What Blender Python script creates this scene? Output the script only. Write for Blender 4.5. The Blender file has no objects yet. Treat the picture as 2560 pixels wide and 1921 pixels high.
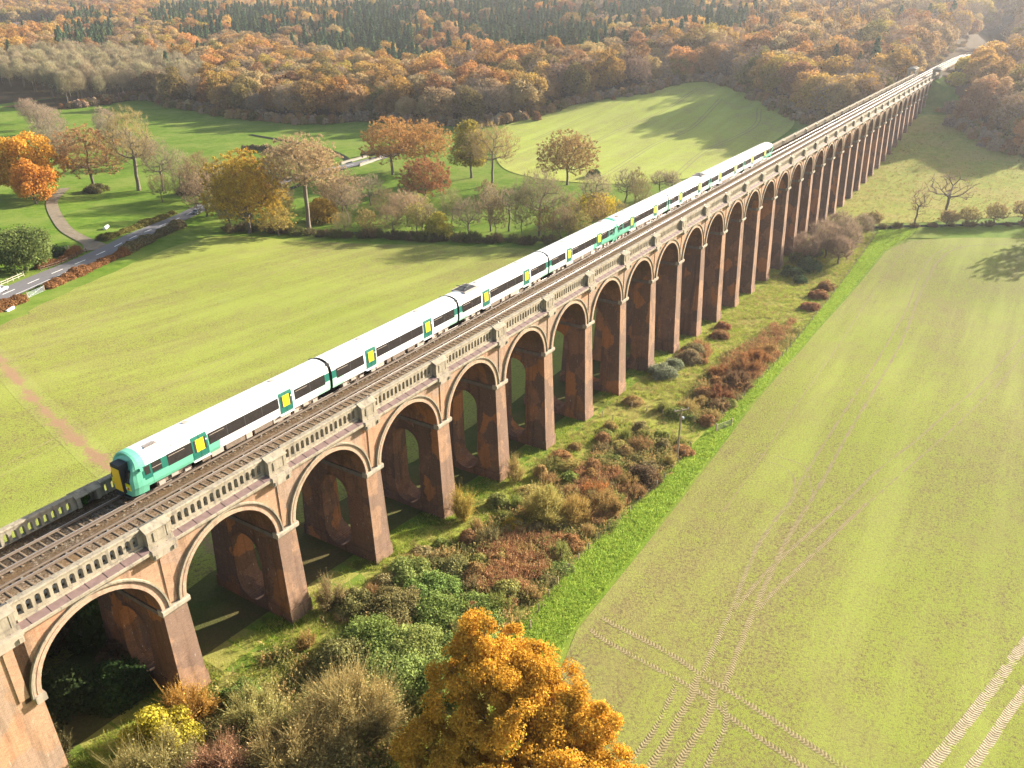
import bpy, math, random, time
import numpy as np
from mathutils import Matrix, Vector
from mathutils.geometry import delaunay_2d_cdt
T0 = time.time()
HAZE_D = 0.00008
R_ = math.radians
scene = bpy.context.scene
COL = scene.collection

# ------------------------------------------------------------------ camera
CAM = np.array([-16.477, -50.802, 44.994])
YAW, PITCH, ROLL, FPX = 0.5663, 0.4500, -0.0055, 2017.8
cyw, syw, cp, sp = math.cos(YAW), math.sin(YAW), math.cos(PITCH), math.sin(PITCH)
fwd = np.array([cyw*cp, syw*cp, -sp]); rgt = np.array([syw, -cyw, 0.]); upv = np.cross(rgt, fwd)
cr, sr = math.cos(ROLL), math.sin(ROLL)
r2, u2 = cr*rgt+sr*upv, -sr*rgt+cr*upv
cam = bpy.data.cameras.new('camera'); camo = bpy.data.objects.new('camera', cam); COL.objects.link(camo)
camo.matrix_world = Matrix(((r2[0], u2[0], -fwd[0], CAM[0]), (r2[1], u2[1], -fwd[1], CAM[1]), (r2[2], u2[2], -fwd[2], CAM[2]), (0, 0, 0, 1)))
cam.lens = FPX/2560*36; cam.sensor_width = 36; cam.clip_end = 20000; cam.clip_start = 0.5
scene.camera = camo

def frame_px(x, y, z):
    """where a point falls in the frame, used only to leave out what the frame never shows"""
    d = np.stack([np.asarray(x, float)-CAM[0], np.asarray(y, float)-CAM[1], np.asarray(z, float)-CAM[2]])
    w = fwd@d
    w = np.where(w < 1, np.nan, w)
    return (1280+FPX*(r2@d)/w)*.864, (960.5-FPX*(u2@d)/w)*.864, w

# ------------------------------------------------------------------ light
SUN_AZ, SUN_EL = R_(-21), R_(18.5)
world = bpy.data.worlds.new('World'); scene.world = world; world.use_nodes = True
wn = world.node_tree.nodes; bg = wn['Background']
sky = wn.new('ShaderNodeTexSky'); sky.sky_type = 'NISHITA'; sky.sun_disc = False
sky.sun_elevation = SUN_EL; sky.sun_rotation = math.atan2(math.cos(SUN_AZ), math.sin(SUN_AZ))
sky.air_density = 1.2; sky.dust_density = 2.5
world.node_tree.links.new(sky.outputs[0], bg.inputs[0]); bg.inputs[1].default_value = 0.075
sd = Vector((math.cos(SUN_EL)*math.cos(SUN_AZ), math.cos(SUN_EL)*math.sin(SUN_AZ), math.sin(SUN_EL)))
sl = bpy.data.lights.new('sun', 'SUN'); sl.energy = 5.0; sl.angle = R_(0.55); sl.color = (1.0, 0.92, 0.80)
so = bpy.data.objects.new('sun', sl); COL.objects.link(so); so.rotation_euler = sd.to_track_quat('Z', 'Y').to_euler()
scene.view_settings.view_transform = 'Standard'; scene.view_settings.look = 'None'
scene.view_settings.exposure = 2.02; scene.view_settings.gamma = 1.0
scene.cycles.volume_bounces = 0; scene.cycles.max_bounces = 6; scene.cycles.diffuse_bounces = 3
scene.cycles.transmission_bounces = 4; scene.cycles.transparent_max_bounces = 4; scene.cycles.glossy_bounces = 2

# ------------------------------------------------------------------ terrain height
HX = np.array([-400,-200,-40,0,12,24,36,49,61,73,85,98,110,122,134,146,158,170,183,195,207,232,270,293,318,355,377,400,425,450,500,600,900,2500], float)
HZ = np.array([-6,-6.5,-7.8,-8.6,-9.2,-10,-11,-12.6,-14,-15,-15.8,-16.5,-16.9,-17.6,-18.8,-19.5,-19.8,-20.3,-20.8,-20.9,-20.3,-19.4,-19.1,-18.4,-17.4,-15,-12.8,-9.9,-7,-4.5,-1,4,12.,20])
def sm(a, b, x):
    t = np.clip((x-a)/(b-a), 0, 1); return t*t*(3-2*t)
def bend(x):
    """sideways shift of the line, which curves gently away beyond the viaduct"""
    return -.00013*np.maximum(0, np.asarray(x, float)-511)**2
def H(x, y):
    x = np.asarray(x, float); y = np.asarray(y, float); z = 0; yb_ = y-bend(x)
    for o in (-9, -4.5, 0, 4.5, 9): z = z+np.interp(x+o, HX, HZ)/5
    w = sm(150, 420, y)
    z = z*(1-w)+(-19.0)*w*(1-sm(420, 900, x))+w*sm(420, 900, x)*z
    r = np.hypot(x, y)
    z = z+8*sm(500, 1100, r)+30*sm(1300, 2600, r)+60*sm(2400, 4500, r)
    z = z+(4*np.sin(x/170+1)*np.sin(y/230)+6*np.sin(y/410+x/530))*sm(450, 900, r)
    # railway embankment beyond the far abutment and behind the near one
    e = np.where((x > 449) | (x < -5), 6.1-np.maximum(0, np.abs(yb_-5.1)-5)*0.55, -99)
    e = np.where(x > 780, -99, e)
    z = np.maximum(z, e)
    cut = 6.1+np.maximum(0, np.abs(yb_-5.1)-5.2)*.6
    return np.where((x > 449) & (x < 860), np.minimum(z, cut), z)
def h1(x, y): return float(H(x, y))

# ------------------------------------------------------------------ helpers
def link(o, parent=None):
    COL.objects.link(o)
    if parent is not None: o.parent = parent
    return o
def tag(o, label=None, cat=None, group=None, kind=None):
    if label: o['label'] = label
    if cat: o['category'] = cat
    if group: o['group'] = group
    if kind: o['kind'] = kind
    return o
def empty(name, loc=(0, 0, 0), rz=0, parent=None):
    o = bpy.data.objects.new(name, None); o.empty_display_size = .5
    o.location = loc; o.rotation_euler = (0, 0, rz); return link(o, parent)
def np_mesh(name, V, F, mats, midx=None, tint=None, smooth=False):
    """V Nx3; F list of (faces array) all same corner count, or list of such arrays"""
    me = bpy.data.meshes.new(name)
    Fs = F if isinstance(F, (list, tuple)) else [F]
    V = np.asarray(V, np.float32)
    me.vertices.add(len(V)); me.vertices.foreach_set('co', V.ravel())
    loops = np.concatenate([np.asarray(f, np.int32).ravel() for f in Fs])
    tot = np.concatenate([np.full(len(f), np.asarray(f).shape[1], np.int32) for f in Fs])
    me.loops.add(len(loops)); me.loops.foreach_set('vertex_index', loops)
    me.polygons.add(len(tot)); st = np.concatenate([[0], np.cumsum(tot)[:-1]]).astype(np.int32)
    me.polygons.foreach_set('loop_start', st); me.polygons.foreach_set('loop_total', tot)
    if midx is not None: me.polygons.foreach_set('material_index', np.asarray(midx, np.int32))
    if smooth: me.polygons.foreach_set('use_smooth', np.ones(len(tot), bool))
    for m in (mats if isinstance(mats, (list, tuple)) else [mats]): me.materials.append(m)
    if tint is not None:
        a = me.attributes.new('tint', 'FLOAT', 'POINT'); a.data.foreach_set('value', np.asarray(tint, np.float32))
    me.update(calc_edges=True); return me
def obj(name, me, parent=None, loc=(0, 0, 0), rz=0):
    o = bpy.data.objects.new(name, me); o.location = loc; o.rotation_euler = (0, 0, rz); return link(o, parent)
def copy_tree(o, parent=None):
    c = o.copy(); COL.objects.link(c)
    if parent is not None: c.parent = parent
    for ch in [k for k in o.children]: copy_tree(ch, c)
    return c
class MB:
    """collects polygons into one mesh"""
    def __init__(s): s.v = []; s.f = []; s.m = []; s.cur = 0
    def poly(s, pts, flip=False):
        n = len(s.v); s.v += [tuple(p) for p in pts]
        ix = list(range(n, n+len(pts)));  s.f.append(ix[::-1] if flip else ix); s.m.append(s.cur)
    def box(s, x0, x1, y0, y1, z0, z1):
        P = [(x0,y0,z0),(x1,y0,z0),(x1,y1,z0),(x0,y1,z0),(x0,y0,z1),(x1,y0,z1),(x1,y1,z1),(x0,y1,z1)]
        for q in ((0,3,2,1),(4,5,6,7),(0,1,5,4),(1,2,6,5),(2,3,7,6),(3,0,4,7)): s.poly([P[i] for i in q])
    def obox(s, c, sx, sy, sz, rz=0, tilt=0):
        c = np.array(c, float); ca, sa = math.cos(rz), math.sin(rz)
        P = []
        for dz in (-.5, .5):
            for dx, dy in ((-.5,-.5),(.5,-.5),(.5,.5),(-.5,.5)):
                x, y, z = dx*sx, dy*sy, dz*sz
                z += math.tan(tilt)*x
                P.append(tuple(c+[x*ca-y*sa, x*sa+y*ca, z]))
        for q in ((0,3,2,1),(4,5,6,7),(0,1,5,4),(1,2,6,5),(2,3,7,6),(3,0,4,7)): s.poly([P[i] for i in q])
    def prism_x(s, prof, x0, x1, caps=True):
        """prof: list of (y,z) counter-clockwise seen from -x"""
        n = len(prof)
        for i in range(n):
            a, b = prof[i], prof[(i+1) % n]
            s.poly([(x0,a[0],a[1]),(x1,a[0],a[1]),(x1,b[0],b[1]),(x0,b[0],b[1])], flip=True)
        if caps:
            s.poly([(x0,)+tuple(p) for p in prof]); s.poly([(x1,)+tuple(p) for p in prof], flip=True)
    def tube(s, p0, p1, r0, r1=None, n=8, caps=True):
        r1 = r0 if r1 is None else r1
        p0 = Vector(p0); p1 = Vector(p1); d = (p1-p0).normalized()
        a = d.orthogonal().normalized(); b = d.cross(a)
        A = [p0+(a*math.cos(t)+b*math.sin(t))*r0 for t in [2*math.pi*k/n for k in range(n)]]
        B = [p1+(a*math.cos(t)+b*math.sin(t))*r1 for t in [2*math.pi*k/n for k in range(n)]]
        for k in range(n): s.poly([A[k], A[(k+1) % n], B[(k+1) % n], B[k]])
        if caps: s.poly(A[::-1]); s.poly(B)
    def mesh(s, name, mats, smooth=False):
        me = bpy.data.meshes.new(name); me.from_pydata([tuple(v) for v in s.v], [], s.f)
        for m in (mats if isinstance(mats, (list, tuple)) else [mats]): me.materials.append(m)
        if any(s.m): me.polygons.foreach_set('material_index', s.m)
        if smooth: me.polygons.foreach_set('use_smooth', [True]*len(s.f))
        me.update(); return me
    def build(s, name, mats, parent=None, loc=(0, 0, 0), rz=0, smooth=False):
        return obj(name, s.mesh(name, mats, smooth), parent, loc, rz)

# ------------------------------------------------------------------ materials
class NT:
    def __init__(s, name):
        s.m = bpy.data.materials.new(name); s.m.use_nodes = True; s.t = s.m.node_tree; s.t.nodes.clear()
        s.out = s.t.nodes.new('ShaderNodeOutputMaterial')
    def n(s, typ, **kw):
        k = s.t.nodes.new(typ)
        for a, v in kw.items():
            if a == 'inp':
                for i, x in v.items():
                    if isinstance(x, bpy.types.NodeSocket): s.t.links.new(x, k.inputs[i])
                    else: k.inputs[i].default_value = x
            else: setattr(k, a, v)
        return k
    def l(s, a, b): s.t.links.new(a, b)
    def pos(s, scale=(1, 1, 1), rot=(0, 0, 0)):
        g = s.n('ShaderNodeNewGeometry'); mp = s.n('ShaderNodeMapping'); s.l(g.outputs['Position'], mp.inputs[0])
        mp.inputs['Scale'].default_value = scale; mp.inputs['Rotation'].default_value = rot; return mp.outputs[0]
    def noise(s, vec, scale, detail=4, rough=.6, dist=0):
        k = s.n('ShaderNodeTexNoise', inp={'Vector': vec, 'Scale': scale, 'Detail': detail, 'Roughness': rough, 'Distortion': dist}); return k.outputs[0]
    def ramp(s, fac, stops, interp='LINEAR'):
        k = s.n('ShaderNodeValToRGB'); k.color_ramp.interpolation = interp; e = k.color_ramp.elements
        while len(e) < len(stops): e.new(.5)
        for i, (p, c) in enumerate(stops):
            e[i].position = p; e[i].color = (c if isinstance(c, (tuple, list)) else (c, c, c))[:3]+(1,) if not isinstance(c, (int, float)) else (c, c, c, 1)
        if isinstance(fac, bpy.types.NodeSocket): s.l(fac, k.inputs[0])
        return k.outputs[0]
    def mix(s, fac, a, b, mode='MIX'):
        k = s.n('ShaderNodeMix', data_type='RGBA', blend_type=mode)
        for i, x in ((0, fac), (6, a), (7, b)):
            if isinstance(x, bpy.types.NodeSocket): s.l(x, k.inputs[i])
            else: k.inputs[i].default_value = x if i == 0 else tuple(x)[:3]+(1,)
        return k.outputs[2]
    def math(s, op, a, b=0.):
        k = s.n('ShaderNodeMath', operation=op)
        for i, x in ((0, a), (1, b)):
            if isinstance(x, bpy.types.NodeSocket): s.l(x, k.inputs[i])
            else: k.inputs[i].default_value = x
        return k.outputs[0]
    def bump(s, h, strength=.5, dist=.1):
        k = s.n('ShaderNodeBump', inp={'Height': h, 'Strength': strength, 'Distance': dist}); return k.outputs[0]
    def bsdf(s, col, rough=.8, normal=None, metal=0, spec=.3):
        k = s.n('ShaderNodeBsdfPrincipled')
        for nm, x in (('Base Color', col), ('Roughness', rough), ('Metallic', metal), ('Specular IOR Level', spec), ('Normal', normal)):
            if x is None: continue
            if isinstance(x, bpy.types.NodeSocket): s.l(x, k.inputs[nm])
            else: k.inputs[nm].default_value = (tuple(x)[:3]+(1,)) if nm == 'Base Color' else x
        s.l(k.outputs[0], s.out.inputs[0]); return k

def simple(name, col, rough=.6, metal=0, spec=.4, var=.12, scale=1.5, bump=0):
    t = NT(name); p = t.pos(); n = t.noise(p, scale, 5, .65)
    c = t.mix(n, [x*(1-var*1.6) for x in col], [min(1, x*(1+var*1.3)) for x in col])
    t.bsdf(c, rough, t.bump(n, bump, .05) if bump else None, metal, spec); return t.m

def brick_mat(name, base, dark, stain, orange, effl=.5, patch=.55, mortar=(.42, .36, .30)):
    t = NT(name); p = t.pos()
    big = t.noise(p, .16, 6, .62); mid = t.noise(p, .9, 5, .7, .4); fine = t.noise(p, 7, 3, .7)
    # bricks laid in courses, run along the wall whichever way it faces
    g = t.n('ShaderNodeNewGeometry'); sx = t.n('ShaderNodeSeparateXYZ', inp={0: g.outputs['Position']}); sn = t.n('ShaderNodeSeparateXYZ', inp={0: g.outputs['Normal']})
    run = t.mix(t.math('GREATER_THAN', t.math('ABSOLUTE', sn.outputs[0]), .6), (0, 0, 0), (1, 1, 1))
    u = t.n('ShaderNodeMix', data_type='FLOAT'); t.l(run, u.inputs[0]); t.l(sx.outputs[0], u.inputs[2]); t.l(sx.outputs[1], u.inputs[3])
    cv = t.n('ShaderNodeCombineXYZ', inp={0: u.outputs[0], 1: sx.outputs[2]})
    br = t.n('ShaderNodeTexBrick', inp={'Vector': cv.outputs[0], 'Color1': (1, 1, 1, 1), 'Color2': (.55, .55, .55, 1), 'Mortar': (1.35, 1.35, 1.3, 1), 'Scale': 1.0, 'Mortar Size': .012, 'Brick Width': .24, 'Row Height': .085, 'Bias': -.2})
    c = t.mix(t.ramp(mid, [(.32, 0.), (.7, 1.)]), base, dark)
    # patched areas, one brick panel at a time
    dn = t.n('ShaderNodeTexNoise', inp={'Vector': p, 'Scale': 1.1, 'Detail': 4, 'Roughness': .7}); dv_ = t.n('ShaderNodeVectorMath', operation='MULTIPLY_ADD', inp={0: dn.outputs['Color'], 1: (1.5, 1.5, 1.1), 2: p}); dm_ = t.n('ShaderNodeMapping', inp={0: dv_.outputs[0]}); dm_.inputs['Scale'].default_value = (.42, .42, .30)
    vo = t.n('ShaderNodeTexVoronoi', feature='SMOOTH_F1', inp={'Vector': dm_.outputs[0], 'Scale': 1.0, 'Randomness': 1., 'Smoothness': .12}); vr = t.n('ShaderNodeSeparateColor', inp={0: vo.outputs['Color']})
    c = t.mix(t.math('MULTIPLY', t.ramp(t.math('ADD', vr.outputs[0], t.math('MULTIPLY', big, .5)), [(patch+.28, 0.), (patch+.36, 1.)]), .85), c, orange)
    c = t.mix(t.math('MULTIPLY', t.ramp(t.math('ADD', vr.outputs[1], t.math('MULTIPLY', mid, .5)), [(.62, 0.), (.85, 1.)]), .75), c, stain)
    # soot and damp running down
    st = t.noise(t.pos((1.1, 1.1, .07)), 1.2, 5, .7)
    c = t.mix(t.math('MULTIPLY', t.ramp(st, [(.5, 0.), (.72, 1.)]), .6), c, [x*.35 for x in dark])
    # lime streaks and spots
    ef = t.noise(t.pos((2.2, 2.2, .5)), 2.0, 6, .8)
    c = t.mix(t.math('MULTIPLY', t.ramp(ef, [(.62, 0.), (.70, 1.)]), effl), c, (.62, .56, .48))
    c = t.mix(.55, c, br.outputs[0], 'MULTIPLY')
    c = t.mix(.35, c, t.ramp(fine, [(.3, .5), (.7, 1.25)]), 'MULTIPLY')
    hgt = t.math('ADD', t.math('MULTIPLY', br.outputs[1], -.6), fine)
    t.bsdf(c, .9, t.bump(hgt, .35, .02), 0, .05); return t.m

M = {}
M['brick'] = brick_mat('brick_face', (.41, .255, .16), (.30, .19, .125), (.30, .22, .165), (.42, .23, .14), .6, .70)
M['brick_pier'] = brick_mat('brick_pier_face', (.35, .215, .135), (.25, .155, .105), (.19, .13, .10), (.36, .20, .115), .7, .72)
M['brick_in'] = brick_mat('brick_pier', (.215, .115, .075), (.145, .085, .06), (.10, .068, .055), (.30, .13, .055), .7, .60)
M['ring'] = brick_mat('brick_ring', (.46, .31, .22), (.38, .25, .175), (.40, .30, .21), (.48, .33, .16), .4, .78)

def stone_mat(name, a, b, lichen=(.30, .27, .16), dirt=(.14, .12, .10), dirtamt=.6):
    t = NT(name); p = t.pos(); n1 = t.noise(p, 1.3, 6, .7); n2 = t.noise(p, 6, 5, .75); n3 = t.noise(t.pos((1.6, 1.6, .25)), 1.6, 5, .7)
    c = t.mix(t.ramp(n1, [(.35, 0.), (.65, 1.)]), a, b)
    c = t.mix(t.math('MULTIPLY', t.ramp(n2, [(.55, 0.), (.68, 1.)]), .65), c, lichen)
    c = t.mix(t.math('MULTIPLY', t.ramp(n3, [(.5, 0.), (.68, 1.)]), dirtamt), c, dirt)
    t.bsdf(c, .95, t.bump(n2, .5, .03), 0, .04); return t.m
M['stone'] = stone_mat('limestone', (.345, .295, .22), (.24, .205, .15), dirtamt=.95)
M['stone_grey'] = stone_mat('limestone_weathered', (.38, .325, .25), (.29, .245, .19))
M['lead'] = simple('lead_apron', (.165, .11, .098), .6, 0, .3, .35, 2)
def ballast():
    t = NT('ballast'); p = t.pos()
    v = t.n('ShaderNodeTexVoronoi', inp={'Vector': p, 'Scale': 9.0}); vc = t.n('ShaderNodeSeparateColor', inp={0: v.outputs['Color']})
    c = t.ramp(vc.outputs[0], [(0, (.045, .033, .023)), (.5, (.11, .082, .056)), (.85, (.18, .14, .10)), (1, (.31, .26, .20))])
    c = t.mix(t.ramp(t.noise(p, .5, 4), [(.35, 0.), (.7, 1.)]), c, (.14, .09, .05), 'MIX')
    c = t.mix(.5, c, t.ramp(vc.outputs[1], [(0, .45), (1, 1.3)]), 'MULTIPLY')
    t.bsdf(c, 1., t.bump(v.outputs['Distance'], .5, .02), 0, 0.); return t.m
M['ballast'] = ballast()
M['sleeper'] = simple('sleeper_concrete', (.13, .098, .068), .95, 0, 0., .4, 3)
M['rail'] = simple('rail_steel', (.12, .085, .058), .8, .0, .5, .25, 6)
M['railtop'] = simple('rail_head', (.50, .46, .42), .42, 1.0, .5, .1, 3)
M['pot'] = simple('insulator_pot', (.22, .20, .17), .5)

def crop_nodes(t, shoot, shoot2, soil, cover):
    p = t.pos(); f = t.noise(p, 3.3, 7, .84, .2); f2 = t.noise(p, 11, 3, .8)
    mid = t.noise(p, .33, 5, .6); big = t.noise(t.pos((.35, 1, 1), (0, 0, R_(6))), .045, 4, .55, .3)
    cov = t.math('ADD', t.math('MULTIPLY', t.math('SUBTRACT', big, .5), 1.0), t.math('MULTIPLY', t.math('SUBTRACT', mid, .5), .6))
    k = t.math('ADD', t.math('ADD', t.math('MULTIPLY', f, .75), t.math('MULTIPLY', f2, .30)), t.math('MULTIPLY', cov, .22))
    ed = .525+(.5-cover)*.25
    sh = t.mix(t.ramp(f2, [(.38, 0.), (.62, 1.)]), shoot2, shoot)
    so_ = t.mix(t.ramp(f, [(.36, 0.), (.56, 1.)]), [x*.45 for x in soil], [x*1.2 for x in soil])
    c = t.mix(t.ramp(k, [(ed-.03, 0.), (ed+.03, 1.)]), so_, sh)
    st = t.noise(t.pos((.07, 1, 1), (0, 0, R_(-3))), .16, 5, .6)
    c = t.mix(t.math('MULTIPLY', t.ramp(st, [(.45, 0.), (.62, 1.)]), .38), c, [shoot[0]*1.18, shoot[1]*1.18, shoot[2]*1.5])
    c = t.mix(t.math('MULTIPLY', t.ramp(t.noise(p, .09, 4, .6, .6), [(.52, 0.), (.66, 1.)]), .30), c, [soil[0]*1.05, soil[1]*1.1, soil[2]])
    return c, k
def crop_mat(name, shoot, shoot2, soil, cover=.5, bumpd=.14):
    t = NT(name); c, k = crop_nodes(t, shoot, shoot2, soil, cover)
    t.bsdf(c, .95, t.bump(k, .9, bumpd), 0, .03); return t.m
CR = ((.205, .23, .042), (.135, .16, .028), (.16, .13, .058), .495); CL = ((.225, .25, .045), (.16, .19, .036), (.165, .13, .06), .55)
M['crop_right'] = crop_mat('cereal_shoots', *CR)
M['crop_left'] = crop_mat('cereal_shoots_thin', *CL)
M['crop_far'] = crop_mat('cereal_shoots_far', (.29, .32, .06), (.24, .28, .05), (.22, .17, .09), .66)
def grass_mat(name, a, b, c3=None, cov=.6):
    t = NT(name); p = t.pos(); f = t.noise(p, 4.5, 5, .75); m = t.noise(p, .35, 5, .65); g = t.noise(p, .06, 4, .6)
    c = t.mix(t.ramp(m, [(.35, 0.), (.65, 1.)]), a, b)
    if c3: c = t.mix(t.math('MULTIPLY', t.ramp(g, [(.45, 0.), (.62, 1.)]), cov), c, c3)
    c = t.mix(.6, c, t.ramp(f, [(.3, .55), (.7, 1.3)]), 'MULTIPLY')
    t.bsdf(c, .95, t.bump(f, .8, .12), 0, .02); return t.m
M['grass'] = grass_mat('pasture', (.068, .13, .014), (.125, .18, .024), (.17, .20, .045))
M['grass_bright'] = grass_mat('lush_grass', (.085, .145, .015), (.13, .185, .022), (.17, .19, .04))
M['meadow'] = grass_mat('rough_meadow', (.16, .19, .03), (.25, .25, .055), (.27, .22, .075))
M['forest_floor'] = grass_mat('leaf_litter', (.06, .045, .026), (.09, .06, .03))
def worn(name, a, b, crop, edge=.25, amt=.5):
    """trodden soil that thins out into the crop towards its edges"""
    t = NT(name); cc, k = crop_nodes(t, *crop); uv = t.n('ShaderNodeUVMap'); q = t.n('ShaderNodeSeparateXYZ', inp={0: uv.outputs[0]})
    v = t.math('MULTIPLY', t.math('ABSOLUTE', t.math('SUBTRACT', q.outputs[1], .5)), 2.); n = t.noise(t.pos(), 2.4, 5, .8); m_ = t.noise(t.pos(), .25, 3, .6)
    fac = t.math('ADD', t.math('MULTIPLY', t.math('SUBTRACT', 1., v), edge*2), t.math('ADD', t.math('MULTIPLY', t.math('SUBTRACT', n, .5), 2.2), t.math('MULTIPLY', t.math('SUBTRACT', m_, .5), 1.4)))
    c = t.mix(t.ramp(t.math('ADD', fac, amt-.5), [(.12, 0.), (.38, 1.)]), cc, t.mix(n, a, b)); t.bsdf(c, .9, t.bump(n, .6, .08), 0, .1); return t.m
M['soil'] = worn('bare_soil', (.17, .10, .055), (.27, .175, .10), CL, .42, .14)
M['soil_soft'] = worn('thin_soil', (.17, .135, .065), (.22, .18, .09), CL, .3, .45)
M['soil_right'] = worn('thin_soil_right', (.13, .10, .045), (.19, .15, .07), CR, .3, .45)
def tread(name, dark, pale, amt):
    t = NT(name); cc, k = crop_nodes(t, *CR)
    uv = t.n('ShaderNodeUVMap'); s = t.n('ShaderNodeSeparateXYZ', inp={0: uv.outputs[0]})
    v = t.math('ABSOLUTE', t.math('SUBTRACT', s.outputs[1], .5)); p = t.pos(); n = t.noise(p, 2.2, 5, .8); n2 = t.noise(p, .5, 4, .6)
    ph = t.math('ADD', t.math('ADD', t.math('MULTIPLY', s.outputs[0], 3.0), t.math('MULTIPLY', v, 1.2)), t.math('MULTIPLY', n, .95))
    w = t.math('SINE', t.math('MULTIPLY', ph, 6.283))
    c = t.mix(t.ramp(w, [(.0, 0.), (.6, 1.)]), dark, pale); c = t.mix(.5, c, t.ramp(n, [(.3, .5), (.7, 1.35)]), 'MULTIPLY')
    fac = t.math('ADD', t.math('ADD', t.math('MULTIPLY', t.math('SUBTRACT', n, .5), 2.6), t.math('MULTIPLY', t.math('SUBTRACT', n2, .5), 2.2)), t.math('SUBTRACT', amt, t.math('MULTIPLY', v, .9)))
    c = t.mix(t.ramp(fac, [(.2, 0.), (.4, 1.)]), cc, c)
    t.bsdf(c, .9, t.bump(w, .5, .04), 0, .03); return t.m
M['tread'] = tread('tyre_tread_soil', (.155, .125, .06), (.225, .185, .10), .72)
M['tread_faint'] = tread('tyre_tread_faint', (.14, .115, .055), (.235, .20, .11), .60)
M['tread_pale'] = tread('tyre_tread_pale', (.20, .16, .095), (.315, .265, .18), .86)
def asphalt():
    t = NT('asphalt'); p = t.pos(); n = t.noise(p, 1.1, 6, .7); f = t.noise(p, 20, 2)
    c = t.mix(n, (.085, .08, .082), (.14, .13, .13)); c = t.mix(.3, c, t.ramp(f, [(.3, .6), (.7, 1.3)]), 'MULTIPLY')
    t.bsdf(c, .85, None, 0, .3); return t.m
M['asphalt'] = asphalt()
M['lane'] = simple('farm_lane', (.17, .135, .09), .9, 0, .2, .45, .8, .4)
M['white_paint'] = simple('road_paint', (.75, .73, .68), .7, 0, .3, .12, 4)
M['water'] = NT('water').m
_t = NT('river_water'); _t.bsdf((.02, .025, .02), .95, _t.bump(_t.noise(_t.pos(), 1.5, 4), .15, .05), 0, .0); M['water'] = _t.m
M['bark'] = simple('bark', (.13, .105, .085), .95, 0, .1, .35, 3, .6)
M['bark_pale'] = simple('bark_pale', (.30, .27, .22), .95, 0, .1, .35, 3, .6)
M['bark_midgrey'] = simple('bark_grey', (.17, .14, .105), .95, 0, .1, .35, 3, .6)  # grey bark, between the plain and the pale one

def leaf_mat(name, a, b, trans=.35, use_obj=False, rnd=.18, c3=None):
    t = NT(name); at = t.n('ShaderNodeAttribute', attribute_name='tint'); oi = t.n('ShaderNodeObjectInfo')
    if use_obj:
        c = t.mix(at.outputs['Fac'], t.mix(1., oi.outputs['Color'], a, 'MULTIPLY'), t.mix(1., oi.outputs['Color'], b, 'MULTIPLY'))
    else: c = t.mix(at.outputs['Fac'], a, b)
    if c3: c = t.mix(t.ramp(oi.outputs['Random'], [(.35, 0.), (.95, .85)]), c, c3)
    hs = t.n('ShaderNodeHueSaturation'); t.l(c, hs.inputs['Color'])
    r = oi.outputs['Random']; t.l(t.math('ADD', t.math('MULTIPLY', r, rnd*2), 1-rnd), hs.inputs['Value'])
    r2_ = t.math('FRACT', t.math('MULTIPLY', r, 7.31)); t.l(t.math('ADD', t.math('MULTIPLY', r2_, .03), .485), hs.inputs['Hue'])
    d = t.n('ShaderNodeBsdfDiffuse', inp={0: hs.outputs[0]}); tr = t.n('ShaderNodeBsdfTranslucent', inp={0: hs.outputs[0]})
    mx = t.n('ShaderNodeMixShader', inp={0: trans, 1: d.outputs[0], 2: tr.outputs[0]}); t.l(mx.outputs[0], t.out.inputs[0]); return t.m
ML = dict(
    rust=leaf_mat('leaves_rust', (.16, .085, .035), (.43, .24, .09), c3=(.39, .265, .12)),
    tan=leaf_mat('leaves_tan', (.19, .125, .06), (.47, .34, .17), c3=(.41, .28, .13)),
    orange=leaf_mat('leaves_orange', (.20, .105, .03), (.56, .31, .08), c3=(.47, .27, .085)),
    gold=leaf_mat('leaves_gold', (.17, .12, .025), (.46, .33, .07), c3=(.38, .25, .07)),
    olive=leaf_mat('leaves_olive', (.10, .085, .025), (.27, .22, .065), c3=(.26, .15, .06)),
    grey=leaf_mat('twigs_grey', (.16, .12, .085), (.40, .31, .215), .15, c3=(.36, .24, .15)),
    beige=leaf_mat('twigs_beige', (.22, .18, .105), (.50, .42, .25), .15),
    pine=leaf_mat('needles_green', (.022, .05, .024), (.085, .15, .065), .15),
    pine2=leaf_mat('needles_light', (.035, .06, .022), (.13, .17, .06), .15),
    larch=leaf_mat('needles_larch', (.25, .13, .035), (.58, .33, .08), .3),
    any=leaf_mat('leaves_own_colour', (.46, .41, .36), (1.12, 1.15, 1.12), .38, True, .05),
    green=leaf_mat('leaves_green', (.03, .06, .012), (.13, .20, .045), .3),
)

# ------------------------------------------------------------------ foliage meshes
def leaf_quads(P, N, size, rng, aspect=.62, jitter=.9):
    n = len(P); N = N+rng.normal(0, jitter, (n, 3)); N /= np.linalg.norm(N, axis=1)[:, None]+1e-9
    A = np.cross(N, rng.normal(0, 1, (n, 3))); A /= np.linalg.norm(A, axis=1)[:, None]+1e-9; B = np.cross(N, A)
    s = (size*rng.uniform(.6, 1.4, n))[:, None]
    V = np.stack([P-A*s, P-B*s*aspect+N*s*.15, P+A*s, P+B*s*aspect+N*s*.15], 1).reshape(-1, 3)
    return V, np.arange(n*4).reshape(-1, 4)
def sticks(P0, P1, w, rng):
    d = P1-P0; A = np.cross(d, rng.normal(0, 1, d.shape)); A /= np.linalg.norm(A, axis=1)[:, None]+1e-9
    w = np.broadcast_to(np.asarray(w, float), (len(P0),))[:, None]
    V = np.stack([P0-A*w, P0+A*w, P1+A*w*.35, P1-A*w*.35], 1).reshape(-1, 3)
    return V, np.arange(len(P0)*4).reshape(-1, 4)
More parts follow.
